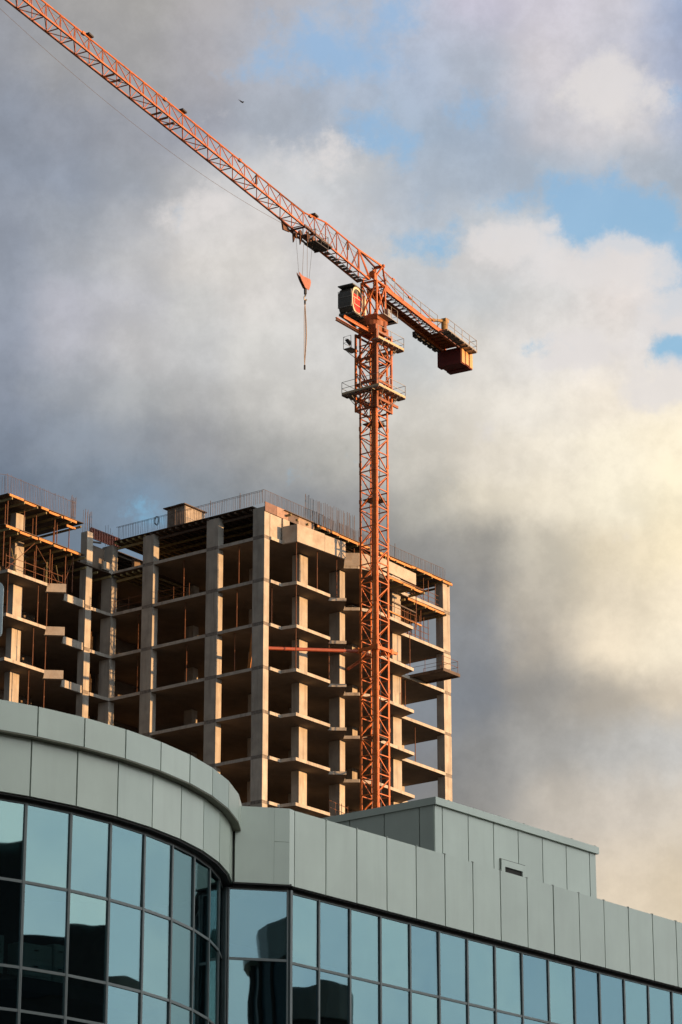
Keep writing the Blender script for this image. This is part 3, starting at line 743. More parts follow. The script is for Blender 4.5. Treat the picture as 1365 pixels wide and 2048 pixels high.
for i, (a, b) in enumerate(((-.02, 1.35), (1.38, 2.75), (2.78, 3.95), (3.98, 5.9))):
    mb = MB(); bbox(mb, a, b, -.10, -.04, 74.58, 75.30)
    mb.build('edge_form', fcol[i], None, ['brown formwork board on the roof edge at the building corner', 'pale brown formwork board, second from the roof corner',
             'darkest formwork board on the lit roof edge', 'grey brown formwork board ending at the timber roof edge'][i], 'formwork', 'edge boards along the roof corner')

# --- individual props on the open floors
def prop(u, v, st, label, lean=0.0):
    mb = MB(); z0 = ZS[st + 1] + .115; z1 = ZS[st] - .122
    mb.tube(B(u, v, z0), B(u, v, z0 + 1.75), .036, 6); mb.tube(B(u + lean, v, z0 + 1.75), B(u + lean, v, z1), .026, 6)
    mb.obox(B(u, v, z0 + .006), BU * .08, BV * .08, UP * .006); mb.obox(B(u + lean, v, z1 - .006), BU * .08, BV * .08, UP * .006)
    mb.tube(B(u, v, z0 + 1.7), B(u, v, z0 + 1.8), .05, 6)
    mb.build('steel_prop', RUST, None, label, 'prop', 'steel props on the open floors', origin=B(u, v, z0))
ordn = ['topmost', 'second', 'third', 'fourth', 'fifth', 'sixth']
for st in (1, 2, 3):
    prop(.55, 2.75 + .15 * (st - 1), st, 'thin rusty prop on the %s open floor, beside the corner column on the shaded face' % ordn[st])
    prop(.7, 8.1 - .2 * (st - 1), st, 'thin rusty prop on the %s open floor, middle bay of the shaded face' % ordn[st])
for st in (2, 3):
    prop(.9, 12.6, st, 'thin rusty prop on the %s open floor, bay next to the inner corner' % ordn[st])
for st in (1, 2, 3):
    prop(2.25, -1.25, st, 'thin prop at the balcony corner of the %s open floor, lit face' % ordn[st])
prop(4.9, -1.15, 1, 'thin prop under the stepped parapet, mid balcony on the lit face')
prop(7.1, -1.3, 1, 'thin prop under the right end of the stepped parapet')
prop(1.6, .5, 2, 'short looking prop just inside the lit corner bay, third open floor')
prop(6.3, -1.2, 3, 'prop near the balcony notch left of the crane, fourth open floor')
prop(16.95, -.1, 3, 'rusty prop beside the lit column right of the crane, fourth open floor')
prop(17.9, .2, 3, 'yellowish prop in the right end bay above the hanging platform')
prop(19.6, .5, 4, 'single prop in the right end bay below the hanging platform')
prop(17.0, -.9, 2, 'prop on the balcony tip right of the crane, third open floor')
for st in (2, 3, 4):
    prop(-8.9 - .35 * (st - 2), 13.85, st, 'rusty prop near the lit wing column, %s open floor of the left wing' % ordn[st])
    prop(-7.2, 14.5, st, 'rusty prop by the pale edge block, %s open floor of the left wing' % ordn[st])
prop(-12.2, 13.8, 2, 'rusty prop at the outer balcony corner of the left wing')
for st in (2, 3, 4):
    prop(-1.0, 16.2, st, 'sunlit prop deep in the inner corner, %s open floor' % ordn[st])
    for i, (u, v) in enumerate(((-.7, 15.9), (-.45, 16.0), (-1.35, 16.5))):
        mb = MB(); mb.bar(B(u, v, ZS[st + 1] + .12), B(u + .15, v + .1, ZS[st + 1] + 2.1 - .3 * i), .10, .05); mb.build('leaning_board', WOOD, None,
            ['narrow sunlit board', 'middle sunlit board', 'rearmost sunlit board'][i] + ' leaning in the inner corner, %s open floor' % ordn[st], 'board', 'boards leaning in the inner corner', origin=B(u, v, ZS[st + 1] + .12))
mb = MB(); mb.bar(B(.8, 1.95, ZS[4] + .12), B(.85, 1.6, ZS[3] - .3), .28, .05, up=BU); mb.build('leaning_board', WOOD, None, 'tall sunlit yellow board leaning just left of the corner column', 'board', 'boards leaning in the inner corner', origin=B(.8, 1.95, ZS[4] + .12))
# guard rails
def rail(label, p, q, z, n=4, h=1.05, cat='guard rail'):
    mb = MB()
    for i in range(n + 1):
        t = i / n; c = (p[0] + (q[0] - p[0]) * t, p[1] + (q[1] - p[1]) * t)
        mb.tube(B(*c, z), B(*c, z + h + .1), .022, 5)
    for hh in (.5, 1.0): mb.tube(B(*p, z + hh), B(*q, z + hh), .022, 5)
    mb.build('guard_rail', RUST, None, label, cat, 'guard rails on the open floors', origin=B(*p, z))
for i, (u, v, h_, ln) in enumerate(((-11.2, 14.2, 1.9, .5), (-10.6, 14.4, 2.3, -.4), (-7.9, 14.0, 2.1, .35), (-5.6, 14.6, 2.4, -.3))):
    mb = MB(); mb.bar(B(u, v, ZS[2] + .12), B(u + ln, v + .3, ZS[2] + h_), .12, .045); mb.build('leaning_board', WOODY, None,
        'weathered board leaning on the left wing, ' + ['farthest out beside the lit column', 'tilted left, just right of the lit column', 'middle of the bay', 'nearest the inner corner'][i],
        'board', 'boards leaning on the left wing', origin=B(u, v, ZS[2] + .12))
mb = MB()
for a, b in (((-12.6, 13.7, .1), (-9.6, 13.7, 2.9)), ((-9.4, 13.75, 2.8), (-6.6, 13.75, .2)), ((-6.4, 13.9, .15), (-5.0, 14.1, 2.8))): mb.tube(B(a[0], a[1], ZS[2] + a[2]), B(b[0], b[1], ZS[2] + b[2]), .022, 5)
mb.build('brace_tubes', RUST, None, 'diagonal rusty brace tubes between the props of the left wing', 'brace', origin=B(-12.6, 13.7, ZS[2] + .1))
rail('rusty guard rail along the sunlit upper balcony of the left wing', (-12.7, 13.6), (-6.6, 13.6), ZS[2] + .115, 3)
rail('rusty guard rail on the upper floor between inner corner and middle column', (.3, 11.7), (.3, 14.5), ZS[2] + .115, 2)
rail('rusty guard rail right of the middle column on the shaded upper floor', (.5, 7.4), (.5, 10.4), ZS[2] + .115, 2)
rail('thin guard rail on the lowest visible floor left of the crane foot', (6.2, -1.3), (9.0, -.9), ZS[7] + .115, 3)
rail('guard rail behind the crane on the third floor balcony to its right', (12.0, -1.7), (16.9, -1.6), ZS[2] + .115, 3)
# scaffold in the right end bay
sc = thing('scaffold_tower', 'rusty tube scaffold standing in the open right end bay', 'scaffold', B(20, 2, ZS[2] + .115))
mb = MB()
for u in frange(18.6, 22.2, .6):
    for v in (1.0, 2.6): mb.tube(B(u, v, ZS[2] + .115), B(u, v, ZS[1] - .6), .028, 5)
mb.build('standard', RUST, sc)
mb = MB()
for z in (.45, .95, 1.45, 1.95):
    for v in (1.0, 2.6): mb.tube(B(18.5, v, ZS[2] + z), B(22.3, v, ZS[2] + z), .024, 5)
mb.build('ledger', RUST, sc)
mb = MB()
for z in (.25, .62, .98): mb.tube(B(17.3, .2, ZS[1] + .25 + z), B(22.5, .2, ZS[1] + .25 + z), .02, 5)
for u in (18, 19.4, 20.6, 22.2): mb.tube(B(u, .3, ZS[1] + .12), B(u, .3, 74.9), .03, 5)
mb.tube(B(19.4, .3, ZS[1] + .2), B(20.6, .3, ZS[1] + 1.4), .02, 5); mb.tube(B(20.6, .3, ZS[1] + .2), B(19.4, .3, ZS[1] + 1.4), .02, 5)
mb.build('tube_scaffold', RUST, None, 'rusty tube frame on the top floor of the right end bay', 'scaffold', origin=B(20, .3, ZS[1] + .12))
# loose timber on the balcony right of the crane
for i, (u0, u1, z, lab) in enumerate(((12.6, 17.9, .55, 'long pale plank lying on the balcony guard right of the crane'), (13.6, 17.2, 1.4, 'short dark plank wedged above the long pale plank'))):
    mb = MB(); mb.bar(B(u0, -1.75, ZS[2] + z), B(u1, -1.35, ZS[2] + z + .1), .12, .10); mb.build('plank', WOOD if i == 0 else PLY, None, lab, 'plank', origin=B(u0, -1.5, ZS[2] + z))
# hanging platform
hp = thing('hanging_platform', 'dark cantilevered loading platform with thin rail beside the right end column', 'platform', B(19.1, -1.6, 66.2))
mb = MB(); bbox(mb, 17.95, 20.2, -3.25, .1, 66.2, 66.3); mb.build('deck', PLY, hp)
mb = MB()
for u in (17.93, 20.1): bbox(mb, u, u + .1, -3.3, 1.6, 66.08, 66.196)
bbox(mb, 17.95, 20.2, -3.34, -3.26, 66.1, 66.34); mb.build('frame', PLY, hp)
mb = MB()
for (u, v) in ((18, -3.2), (20.1, -3.2), (18, -1.6), (20.1, -1.6), (18, 0), (20.1, 0)): mb.tube(B(u, v, 66.3), B(u, v, 67.35), .02, 5)
for z in (66.85, 67.33): mb.path([B(18, 0, z), B(18, -3.2, z), B(20.1, -3.2, z), B(20.1, 0, z)], .016, 5)
mb.build('railing', RUST, hp)
# hut and cable coil on the roof
ht = thing('site_hut', 'small boarded site hut on the concrete roof edge', 'hut', B(1.6, 8.75, RZ - .1))
mb = MB()
for i in range(7):
    mb.obox(B(.45 + .015, 7.9 + .12 + i * .245, 76.02), BU * .03, BV * .118, UP * .80)
    mb.obox(B(.45 + .03 + .16 + i * .32, 7.89, 76.0), BU * .155, BV * .03, UP * .78)
bbox(mb, .5, 2.7, 7.95, 9.55, 75.22, 76.72); mb.build('wall', HUTM, ht)
mb = MB(); mb.obox(B(1.5, 8.75, 76.86), BU * 1.35, BV * 1.05, UP * .035); mb.obox(B(.75, 8.3, 76.93), BU * .5, BV * .3, UP * .03); mb.build('roof', PLY, ht)
mb = MB()
for j, r in enumerate((.33, .29, .35)):
    pts = [B(.05 + .05 * j, 10.35 + .2 * r / .33 * math.cos(t), 76.0 + r * math.sin(t)) for t in [2 * math.pi * i / 18 for i in range(19)]]
    mb.path(pts, .02, 5)
mb.build('cable_coil', DARK, None, 'coil of black cable hung on the roof rail beside the hut', 'cable', origin=B(.1, 10.35, 76))
# debris on slabs next to the mast
for i, (u, v, k) in enumerate(((10.2, -.9, 3), (10.9, -1.3, 3))):
    mb = MB(); mb.obox(B(u, v, ZS[k] + .2), (BU * .35 + BV * .1), BV * .2, UP * .085); mb.obox(B(u + .2, v, ZS[k] + .33), BU * .25, BV * .12, UP * .05)
    mb.build('timber_offcuts', WOOD, None, ['small pile of sunlit offcuts at the slab end left of the crane', 'low pile of offcuts just behind the crane mast'][i], 'timber', origin=B(u, v, ZS[k] + .115))

# ================================================================== TOWER CRANE
K = .9984
MC = Vec((2.466, 211.86, 0)); J = dirv(210.2); S = dirv(120.2)
crane = thing('tower_crane', 'orange flat-top tower crane standing against the unfinished building', 'crane', MC)
def Mp(a, b, z): return MC + BU * (a * K) + BV * (b * K) + UP * (z * K)
def C(s, o, z): return MC + J * (s * K) + S * (o * K) + UP * (z * K)
# --- mast
H = .775
mast = thing('mast', None, None, (0, 0, 0)); mast.parent = crane
TOPZ = 90.2
cor = [(-H, -H), (H, -H), (H, H), (-H, H)]
for (a, b) in cor:
    mb = MB(); near = a < 0 and b < 0
    wv, wu = (.31, .20) if near else (.17, .19)
    sa, sb = (1 if a < 0 else -1), (1 if b < 0 else -1)
    t_ = .045
    mb.obox(Mp(a, b + sb * wv / 2, TOPZ / 2), BU * t_ / 2, BV * wv / 2, UP * TOPZ * K / 2)
    mb.obox(Mp(a + sa * (wu / 2 + t_ / 2), b, TOPZ / 2), BU * (wu - t_) / 2, BV * t_ / 2, UP * TOPZ * K / 2)
    z = .9
    while z < TOPZ:                      # splice plates
        mb.obox(Mp(a - sa * .012, b + sb * wv / 2, z), BU * (t_ / 2 + .015), BV * (wv / 2 + .02), UP * .16)
        mb.obox(Mp(a + sa * (wu / 2 + .03), b - sb * .012, z), BU * (wu / 2), BV * (t_ / 2 + .015), UP * .16)
        z += 2.92
    mb.build('leg', ORANGE, mast)
mb = MB(); P = 1.46; n = int(TOPZ / P)
for i in range(n + 1):
    z = i * P + .3
    for f in range(4):
        a, b = cor[f], cor[(f + 1) % 4]
        mb.bar(Mp(*a, z), Mp(*b, z), .075, .075)
        if i < n:
            p, q = (a, b) if (i + f) % 2 else (b, a)
            mb.bar(Mp(*p, z + .08), Mp(*q, z + P - .08), .07, .07)
mb.build('bracing', ORANGE, mast)
mb = MB()
for x in (.18, .5): mb.bar(Mp(.55, x - .3, 40), Mp(.55, x - .3, TOPZ), .035, .035)
z = 40
while z < TOPZ: mb.bar(Mp(.55, -.12, z), Mp(.55, .2, z), .022, .022); z += .33
z = 41.0
while z < TOPZ:                       # ladder hoops
    pts = [Mp(.55 - .33 + .33 * math.cos(t), .04 + .3 * math.sin(t), z) for t in [math.pi * (.5 + i / 6) for i in range(7)]]
    mb.path(pts, .012, 4); z += .95
for t in (-.2, .04, .28): mb.bar(Mp(.22, t, 40.5), Mp(.22, t, TOPZ), .014, .014)
mb.build('ladder', GALV, mast)
for zz in (52.5, 58.6, 70.8, 76.95, 83.0):
    mb = MB(); mb.obox(Mp(-.05, -.1, zz), BU * .68 * K, BV * .62 * K, UP * .03)
    mb.obox(Mp(.0, -.72, zz + .1), BU * .35 * K, BV * .02, UP * .07); mb.build('landing', DARK, mast)
# power cable inside the mast
mb = MB(); mb.path([Mp(-.2 + .05 * math.sin(i * 1.3), .1 + .05 * math.cos(i), 45 + i * 1.5) for i in range(30)], .02, 5); mb.build('power_cable', GALV, mast)
# --- wall tie
mb = MB()
for f in range(4):
    a, b = cor[f], cor[(f + 1) % 4]
    s_ = 1.12
    mb.bar(Mp(a[0] * s_, a[1] * s_, 65.25), Mp(b[0] * s_, b[1] * s_, 65.25), .16, .24)
    mb.obox(Mp(a[0] * s_, a[1] * s_, 65.25), BU * .13, BV * .13, UP * .2)
mb.bar(Mp(1.0, -.9, 65.25), Mp(1.45, -.95, 65.25), .16, .2)
tie = mb.build('wall_tie', ORANGE, crane)
mb = MB(); mb.tube(B(.64, .35, 64.35), Mp(-.9, .85, 65.2), .13, 10); mb.build('tie_tube', TIEC, tie)
mb = MB(); mb.tube(B(10.0, -.2, 64.9), Mp(.4, .9, 65.2), .11, 8); mb.build('tie_tube', TIEC, tie)
# --- climbing cage
G = .965
cage = MB(); gc = [(-G, -G), (G, -G), (G, G), (-G, G)]
cg = thing('climbing_cage', None, None, (0, 0, 0)); cg.parent = crane
for (a, b) in gc:
    mb = MB(); w = .22 if (a < 0 and b < 0) else .14
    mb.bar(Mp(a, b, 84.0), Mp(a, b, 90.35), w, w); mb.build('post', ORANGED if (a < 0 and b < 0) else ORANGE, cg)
mb = MB()
for f in range(4):
    a, b = gc[f], gc[(f + 1) % 4]
    for z in (84.1, 86.2, 88.2, 90.2): mb.bar(Mp(*a, z), Mp(*b, z), .1, .14)
    for (z0, z1, fl) in ((84.1, 86.2, 0), (86.2, 88.2, 1), (88.2, 90.2, 0)):
        p, q = (a, b) if (fl + f) % 2 else (b, a)
        mb.bar(Mp(*p, z0), Mp(*q, z1), .08, .08)
        m_ = ((a[0] + b[0]) / 2, (a[1] + b[1]) / 2); mb.bar(Mp(*m_, z0), Mp(*q, (z0 + z1) / 2), .06, .06)
mb.bar(Mp(-1.0, -1.02, 84.75), Mp(1.7, -1.02, 84.75), .12, .2)
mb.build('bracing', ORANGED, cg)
mb = MB(); mb.tube(Mp(.55, -.95, 84.6), Mp(.55, -.95, 86.6), .1, 8); mb.tube(Mp(.1, -.5, 84.8), Mp(.1, -.5, 85.7), .16, 8); mb.build('hydraulic_jack', ORANGED, cg)
def ring_platform(z, r_in, r_out, sides, rail_h=1.0):
    pl = thing('work_platform', None, None, (0, 0, 0)); pl.parent = crane
    dk, tb, rl, st = MB(), MB(), MB(), MB()
    segs = {'near_r': ((-r_out, -r_out), (r_out, -r_in)), 'near_l': ((-r_out, -r_in), (-r_in, r_out)), 'far_r': ((r_in, -r_in), (r_out, r_out)), 'far_l': ((-r_in, r_in), (r_in, r_out))}
    for k in sides:
        (a0, b0), (a1, b1) = segs[k]
        dk.obox(Mp((a0 + a1) / 2, (b0 + b1) / 2, z), BU * (a1 - a0) / 2 * K, BV * (b1 - b0) / 2 * K, UP * .02)
        nb = 5
        for i in range(nb + 1):
            t = i / nb
            if (a1 - a0) > (b1 - b0): st.bar(Mp(a0 + (a1 - a0) * t, b0, z - .06), Mp(a0 + (a1 - a0) * t, b1, z - .06), .05, .07)
            else: st.bar(Mp(a0, b0 + (b1 - b0) * t, z - .06), Mp(a1, b0 + (b1 - b0) * t, z - .06), .05, .07)
    outl = {'near_r': ((-r_out, -r_out), (r_out, -r_out)), 'near_l': ((-r_out, -r_out), (-r_out, r_out)), 'far_r': ((r_out, -r_out), (r_out, r_out)), 'far_l': ((-r_out, r_out), (r_out, r_out))}
    for k in sides:
        a, b = outl[k]
        tb.bar(Mp(*a, z + .08), Mp(*b, z + .08), .03, .16)
        for hh in (.5, rail_h): rl.bar(Mp(*a, z + hh), Mp(*b, z + hh), .028, .028)
        for t in (0, .5, 1):
            c = (a[0] + (b[0] - a[0]) * t, a[1] + (b[1] - a[1]) * t); rl.bar(Mp(*c, z), Mp(*c, z + rail_h), .032, .032)
        for t in (.2, .8):
            c = (a[0] + (b[0] - a[0]) * t, a[1] + (b[1] - a[1]) * t); ci = (c[0] * .58, c[1] * .58)
            st.bar(Mp(c[0] * .92, c[1] * .92, z - .08), Mp(*ci, z - .95), .045, .045)
    dk.build('deck', GALV, pl); tb.build('toe_board', TAN, pl); rl.build('railing', GALV, pl); st.build('bracket', GALV, pl)
    return pl
ring_platform(85.35, 1.05, 1.72, ['near_r', 'near_l', 'far_r', 'far_l'])
up = ring_platform(89.25, 1.05, 1.66, ['near_r', 'far_r'])
mb = MB(); mb.obox(Mp(-.9, 1.45, 89.2), BU * .5, BV * .35, UP * .03); mb.build('side_deck', GALV, up)
mb = MB()
for (a, b) in ((-1.4, 1.1), (-1.4, 1.8), (-.4, 1.8)): mb.bar(Mp(a, b, 89.2), Mp(a, b, 90.2), .03, .03)
for hh in (89.7, 90.2): mb.path([Mp(-1.4, 1.1, hh), Mp(-1.4, 1.8, hh), Mp(-.4, 1.8, hh)], .016, 4)
mb.bar(Mp(-1.3, 1.7, 89.15), Mp(-.9, 1.0, 88.4), .045, .045)
mb.build('side_railing', GALV, up)
mb = MB(); mb.prism([Mp(-1.4, 1.7, 89.95), Mp(-1.4, 1.3, 89.4), Mp(-1.4, 1.15, 89.6), Mp(-1.4, 1.4, 89.98)], BU * .15); mb.build('work_light', DARK, up)
# monorail beams for new sections
mb = MB()
for v in (.5, -.22):
    mb.bar(Mp(-4.1, v, 90.58), Mp(.9, v, 90.42), .14, .04); mb.bar(Mp(-4.1, v, 90.47), Mp(.9, v, 90.31), .05, .18); mb.bar(Mp(-4.1, v, 90.36), Mp(.9, v, 90.2), .14, .04)
mb.bar(Mp(-1.2, -.35, 90.6), Mp(-1.2, .65, 90.6), .1, .1); mb.bar(Mp(-.6, -.35, 90.62), Mp(-.6, .65, 90.62), .1, .12)
mb.build('monorail', ORANGE, crane)
# --- slewing ring and head
def CJ(s, o, z): return MC + J * ((s + .146) * K) + S * ((o - .25) * K) + UP * (z * K)
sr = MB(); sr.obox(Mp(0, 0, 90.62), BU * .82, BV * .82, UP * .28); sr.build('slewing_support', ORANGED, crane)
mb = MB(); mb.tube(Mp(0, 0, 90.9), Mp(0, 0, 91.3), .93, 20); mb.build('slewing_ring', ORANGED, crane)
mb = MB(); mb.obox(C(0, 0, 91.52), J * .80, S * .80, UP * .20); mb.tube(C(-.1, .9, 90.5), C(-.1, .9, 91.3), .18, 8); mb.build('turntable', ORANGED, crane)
hd = thing('crane_head', None, None, (0, 0, 0)); hd.parent = crane
hc = [(-.66, -.66), (.66, -.66), (.66, .66), (-.66, .66)]
for (a, b) in hc:
    mb = MB(); mb.bar(C(a, b, 91.7), C(a, b, 94.6), .13, .13); mb.build('post', ORANGE, hd)
mb = MB()
for f in range(4):
    a, b = hc[f], hc[(f + 1) % 4]
    for z in (91.75, 94.55): mb.bar(C(*a, z), C(*b, z), .12, .14)
    mb.bar(C(*a, 91.8), C((a[0] + b[0]) / 2, (a[1] + b[1]) / 2, 93.1), .08, .08); mb.bar(C(*b, 91.8), C((a[0] + b[0]) / 2, (a[1] + b[1]) / 2, 93.1), .08, .08)
    mb.bar(C(*a, 94.5), C((a[0] + b[0]) / 2, (a[1] + b[1]) / 2, 93.1), .08, .08); mb.bar(C(*b, 94.5), C((a[0] + b[0]) / 2, (a[1] + b[1]) / 2, 93.1), .08, .08)
# apex frame
for o in (-.55, .55):
    mb.bar(C(-1.0, o, 94.4), C(-.95, o * .55, 96.4), .12, .12)
    mb.bar(C(.75, o, 94.75), C(-.9, o * .55, 96.35), .1, .12)
    mb.bar(C(-1.0, o, 94.4), C(.7, o, 94.7), .1, .14)
    mb.bar(CJ(.8, o, 94.6), CJ(1.6, 0, 96.84), .08, .08)
    mb.bar(C(-.95, o * .55, 96.38), CJ(1.66, 0, 96.84), .09, .14)
mb.bar(C(-.95, -.45, 96.42), C(-.95, .45, 96.42), .2, .2); mb.bar(C(-1.0, -.6, 95.2), C(-1.0, .6, 95.2), .07, .07)
mb.obox(C(-.2, -.1, 95.5), J * .25, S * .2, UP * .22)
mb.obox(C(.78, .62, 94.75), J * .2, S * .06, UP * .24); mb.obox(C(-1.0, .62, 94.45), J * .16, S * .06, UP * .24)
mb.build('lattice', ORANGE, hd)
mb = MB()
mb.obox(C(-1.15, .35, 91.65), J * .35, S * .95, UP * .03); mb.obox(C(-.2, 1.0, 91.65), J * .9, S * .32, UP * .03)
for (s_, o) in ((-1.45, 1.3), (-.5, 1.3), (.6, 1.3), (-1.45, .3)): mb.bar(C(s_, o, 91.65), C(s_, o, 92.65), .03, .03)
for z in (92.15, 92.65): mb.path([C(.6, 1.3, z), C(-1.45, 1.3, z), C(-1.45, -.5, z)], .015, 4)
mb.obox(C(-.6, .9, 92.1), J * .2, S * .15, UP * .4)
mb.build('head_platform', GALV, hd)
# --- cab
cab = thing('operator_cab', None, None, (0, 0, 0)); cab.parent = crane
SF, SB, ZC = 2.28, .66, 92.78
def cabprof(k=1.0, n=28):
    pts = []
    cs, cz_ = (SF + SB) / 2, ZC
    a, b = (SF - SB) / 2 * k, 1.12 * k
    for i in range(n):
        t = 2 * math.pi * i / n; ct, st_ = math.cos(t), math.sin(t); e = .84
        pts.append((cs + a * math.copysign(abs(ct) ** e, ct), cz_ + b * math.copysign(abs(st_) ** e, st_)))
    return pts
mb = MB(); mb.prism([C(s_, -1.78, z) for s_, z in cabprof()], S * 1.16 * K); mb.build('body', CABG, cab)
rim = MB(); pr = cabprof(1.0); pr2 = cabprof(.84)
for i in range(len(pr)):
    j = (i + 1) % len(pr)
    rim.hexa([C(*(pr[i][0], -.62, pr[i][1])), C(pr[j][0], -.62, pr[j][1]), C(pr2[j][0], -.62, pr2[j][1]), C(pr2[i][0], -.62, pr2[i][1]),
              C(pr[i][0], -.55, pr[i][1]), C(pr[j][0], -.55, pr[j][1]), C(pr2[j][0], -.55, pr2[j][1]), C(pr2[i][0], -.55, pr2[i][1])])
rim.bar(C(.85, -.58, 92.98), C(2.1, -.58, 92.98), .05, .05); rim.bar(C(1.5, -.58, 92.98), C(1.5, -.58, 93.55), .05, .05)
rim.bar(C(.95, -.57, 92.42), C(1.95, -.57, 92.42), .05, .05); rim.bar(C(.9, -.57, 92.42), C(.9, -.57, 93.0), .05, .05); rim.bar(C(1.9, -.57, 92.42), C(1.9, -.57, 93.0), .05, .05)
rim.build('door_rim', CREAM, cab)
p3 = [(s_, z) for s_, z in cabprof(.84) if z < 93.35]
mb = MB(); mb.prism([C(s_, -.60, z) for s_, z in p3], S * .025); mb.build('door_panel', REDC, cab)
mb = MB(); mb.obox(C(1.35, -1.15, 93.93), J * .95, S * .66, UP * .04); mb.build('roof', CABD, cab)
mb = MB(); mb.obox(C(1.0, -1.1, 91.62), J * 1.15, S * .7, UP * .06)
for o in (-1.7, -1.15, -.6): mb.bar(C(2.2, o, 91.66), C(-.3, o, 91.5), .1, .14)
for s_ in (.0, .6, 1.2, 1.8): mb.bar(C(s_, -1.75, 91.55), C(s_, -.4, 91.55), .06, .08)
mb.build('cab_platform', CABD, cab)
mb = MB()
for z in (92.15, 92.95): 
    mb.bar(C(2.29, -1.78, z), C(2.29, -.62, z), .04, .05)
for o in (-1.78, -.64): mb.bar(C(2.27, o, 92.1), C(2.27, o, 93.5), .04, .04)
mb.build('window_bar', GALV, cab)
mb = MB(); mb.obox(C(.45, -.55, 92.6), J * .1, S * .12, UP * .95); mb.build('rear_panel', CREAM, cab)
# --- jib (its axis sits a hand's breadth off the mast centre)
def C(s, o, z): return MC + J * ((s + .146) * K) + S * ((o - .25) * K) + UP * (z * K)
def zb(s_): return 94.50 + .0635 * s_ - .00016 * s_ * s_     # bottom chords
def zt(s_): return (zb(s_) + 2.24) if s_ < 7.2 else zb(s_) + 1.55 + .69 * max(0, (9.4 - s_) / 2.2) - .001 * (s_ - 9.4)
JW = .505; JE = 53.0; BAY = 1.64
jib = thing('jib', None, None, (0, 0, 0)); jib.parent = crane
ss = [.9 + i * BAY / 2 for i in range(int((JE - .9) / (BAY / 2)) + 1)]
tops = [1.6] + [1.72 + i * BAY for i in range(int((JE - 1.72) / BAY))]
for o in (-JW, JW):
    mb = MB()
    for a, b in zip(ss[::2], ss[2::2]): mb.bar(C(a, o, zb(a)), C(b, o, zb(b)), .12, .12)
    mb.build('bottom_chord', ORANGE, jib)
mb = MB()
for a, b in zip(tops, tops[1:]): mb.tube(C(a, 0, zt(a)), C(b, 0, zt(b)), .062, 8)
for a in (8.9, 18.8, 28.6, 38.5, 48.3): mb.obox(C(a, 0, zt(a)), J * .16, S * .09, UP * .10)
mb.build('top_chord', ORANGE, jib)
mb = MB()
for i, a in enumerate(tops):
    b0, b1 = a - BAY / 2, a + BAY / 2
    for o in (-JW, JW):
        if b0 > .8: mb.tube(C(a, 0, zt(a)), C(b0, o, zb(b0)), .032, 6)
        mb.tube(C(a, 0, zt(a)), C(b1, o, zb(b1)), .032, 6)
bots = [.9 + i * BAY for i in range(int((JE - .9) / BAY))]
for i, a in enumerate(bots[:-1]):
    b = bots[i + 1]
    mb.bar(C(a, -JW, zb(a)), C(a, JW, zb(a)), .06, .06)
    p, q = (-JW, JW) if i % 2 else (JW, -JW)
    mb.bar(C(a, p, zb(a)), C(b, q, zb(b)), .05, .05)
mb.build('bracing', ORANGE, jib)
for a in bots:
    if a < 9:
        mb = MB(); mb.bar(C(a + .05, -JW + .08, zb(a)), C(a + 1.58, -JW + .08, zb(a + 1.6)), .03, .03); mb.bar(C(a + .05, -JW + .5, zb(a)), C(a + 1.58, -JW + .5, zb(a + 1.6)), .03, .03)
        for t in range(3): mb.obox(C(a + .27 + .52 * t, -JW + .30, zb(a + .3) - .0), J * .20, S * .22, UP * .012)
        mb.build('walkway_panel', GALV, jib)
for a in (35.2, 34.4, 29.4, 28.6, 27.8):
    mb = MB(); mb.bar(C(a, -JW, zb(a) + .07), C(a, JW * .6, zb(a) + .07), .25, .03); mb.build('walkway_board', GALV, jib)
mb = MB(); mb.tube(C(1.5, .1, zt(1.5) - .5), C(JE, .1, zt(JE) - .5), .014, 4); mb.build('trolley_line', ROPE, jib)
for (s_, k) in ((37.97, 0), (26.51, 1), (8.45, 2)):
    z = zt(s_)
    fl = MB(); fl.obox(C(s_ - .10, .05, z + .14), J * .27 + UP * .03, S * .20, UP * .06); o = fl.build('floodlight', DARK, jib)
    MB().bar(C(s_, 0, z), C(s_ - .25, .1, z + .18), .05, .05).build('bracket', DARK, o)
for (s_, dz) in ((16.6, -.85), (3.4, -.8)):
    mb = MB(); z = zt(s_)
    mb.tube(C(s_, .05, z), C(s_, .05, z - .25), .02, 5); mb.tube(C(s_, .05, z - .2), C(s_ + .05, .08, z + dz), .07, 6, r2=.10); mb.build('hanging_bag', BLACKT, jib)
# --- trolley, hook block, ropes
tr = thing('trolley', None, None, (0, 0, 0)); tr.parent = crane
mb = MB(); zz = lambda s_: zb(s_) - .12
for o in (-.72, .72): mb.bar(C(6.9, o, zz(6.9) + .02), C(10.9, o, zz(10.9) + .02), .08, .14)
for s_ in (7.0, 8.4, 9.6, 10.8): mb.bar(C(s_, -.75, zz(s_) - .08), C(s_, .75, zz(s_) - .08), .1, .12)
mb.prism([C(10.9, -.72, 95.1), C(11.9, -.72, 95.35), C(11.7, -.72, 94.7), C(10.8, -.72, 94.85)], S * .12)
mb.prism([C(10.6, -.55, 95.0), C(10.5, -.55, 94.1), C(10.1, -.55, 94.9)], S * .10); mb.prism([C(10.2, -.2, 95.0), C(10.1, -.2, 94.0), C(9.7, -.2, 94.9)], S * .10)
mb.prism([C(10.0, .3, 95.0), C(9.9, .3, 94.1), C(9.5, .3, 94.9)], S * .10)
mb.build('frame', TROL, tr)
mb = MB()
for s_, o in ((10.3, -.4), (9.8, .1), (9.2, .45), (10.5, .1), (8.8, .0)):
    mb.tube(C(s_, o - .07, zz(s_) - .28), C(s_, o + .07, zz(s_) - .28), .2, 10)
mb.build('sheave', TROL, tr)
mb = MB(); mb.obox(C(9.3, .95, 93.95), J * .95, S * .32, UP * .03)
mb.obox(C(7.8, 0, 94.78), J * .75, S * .72, UP * .03)
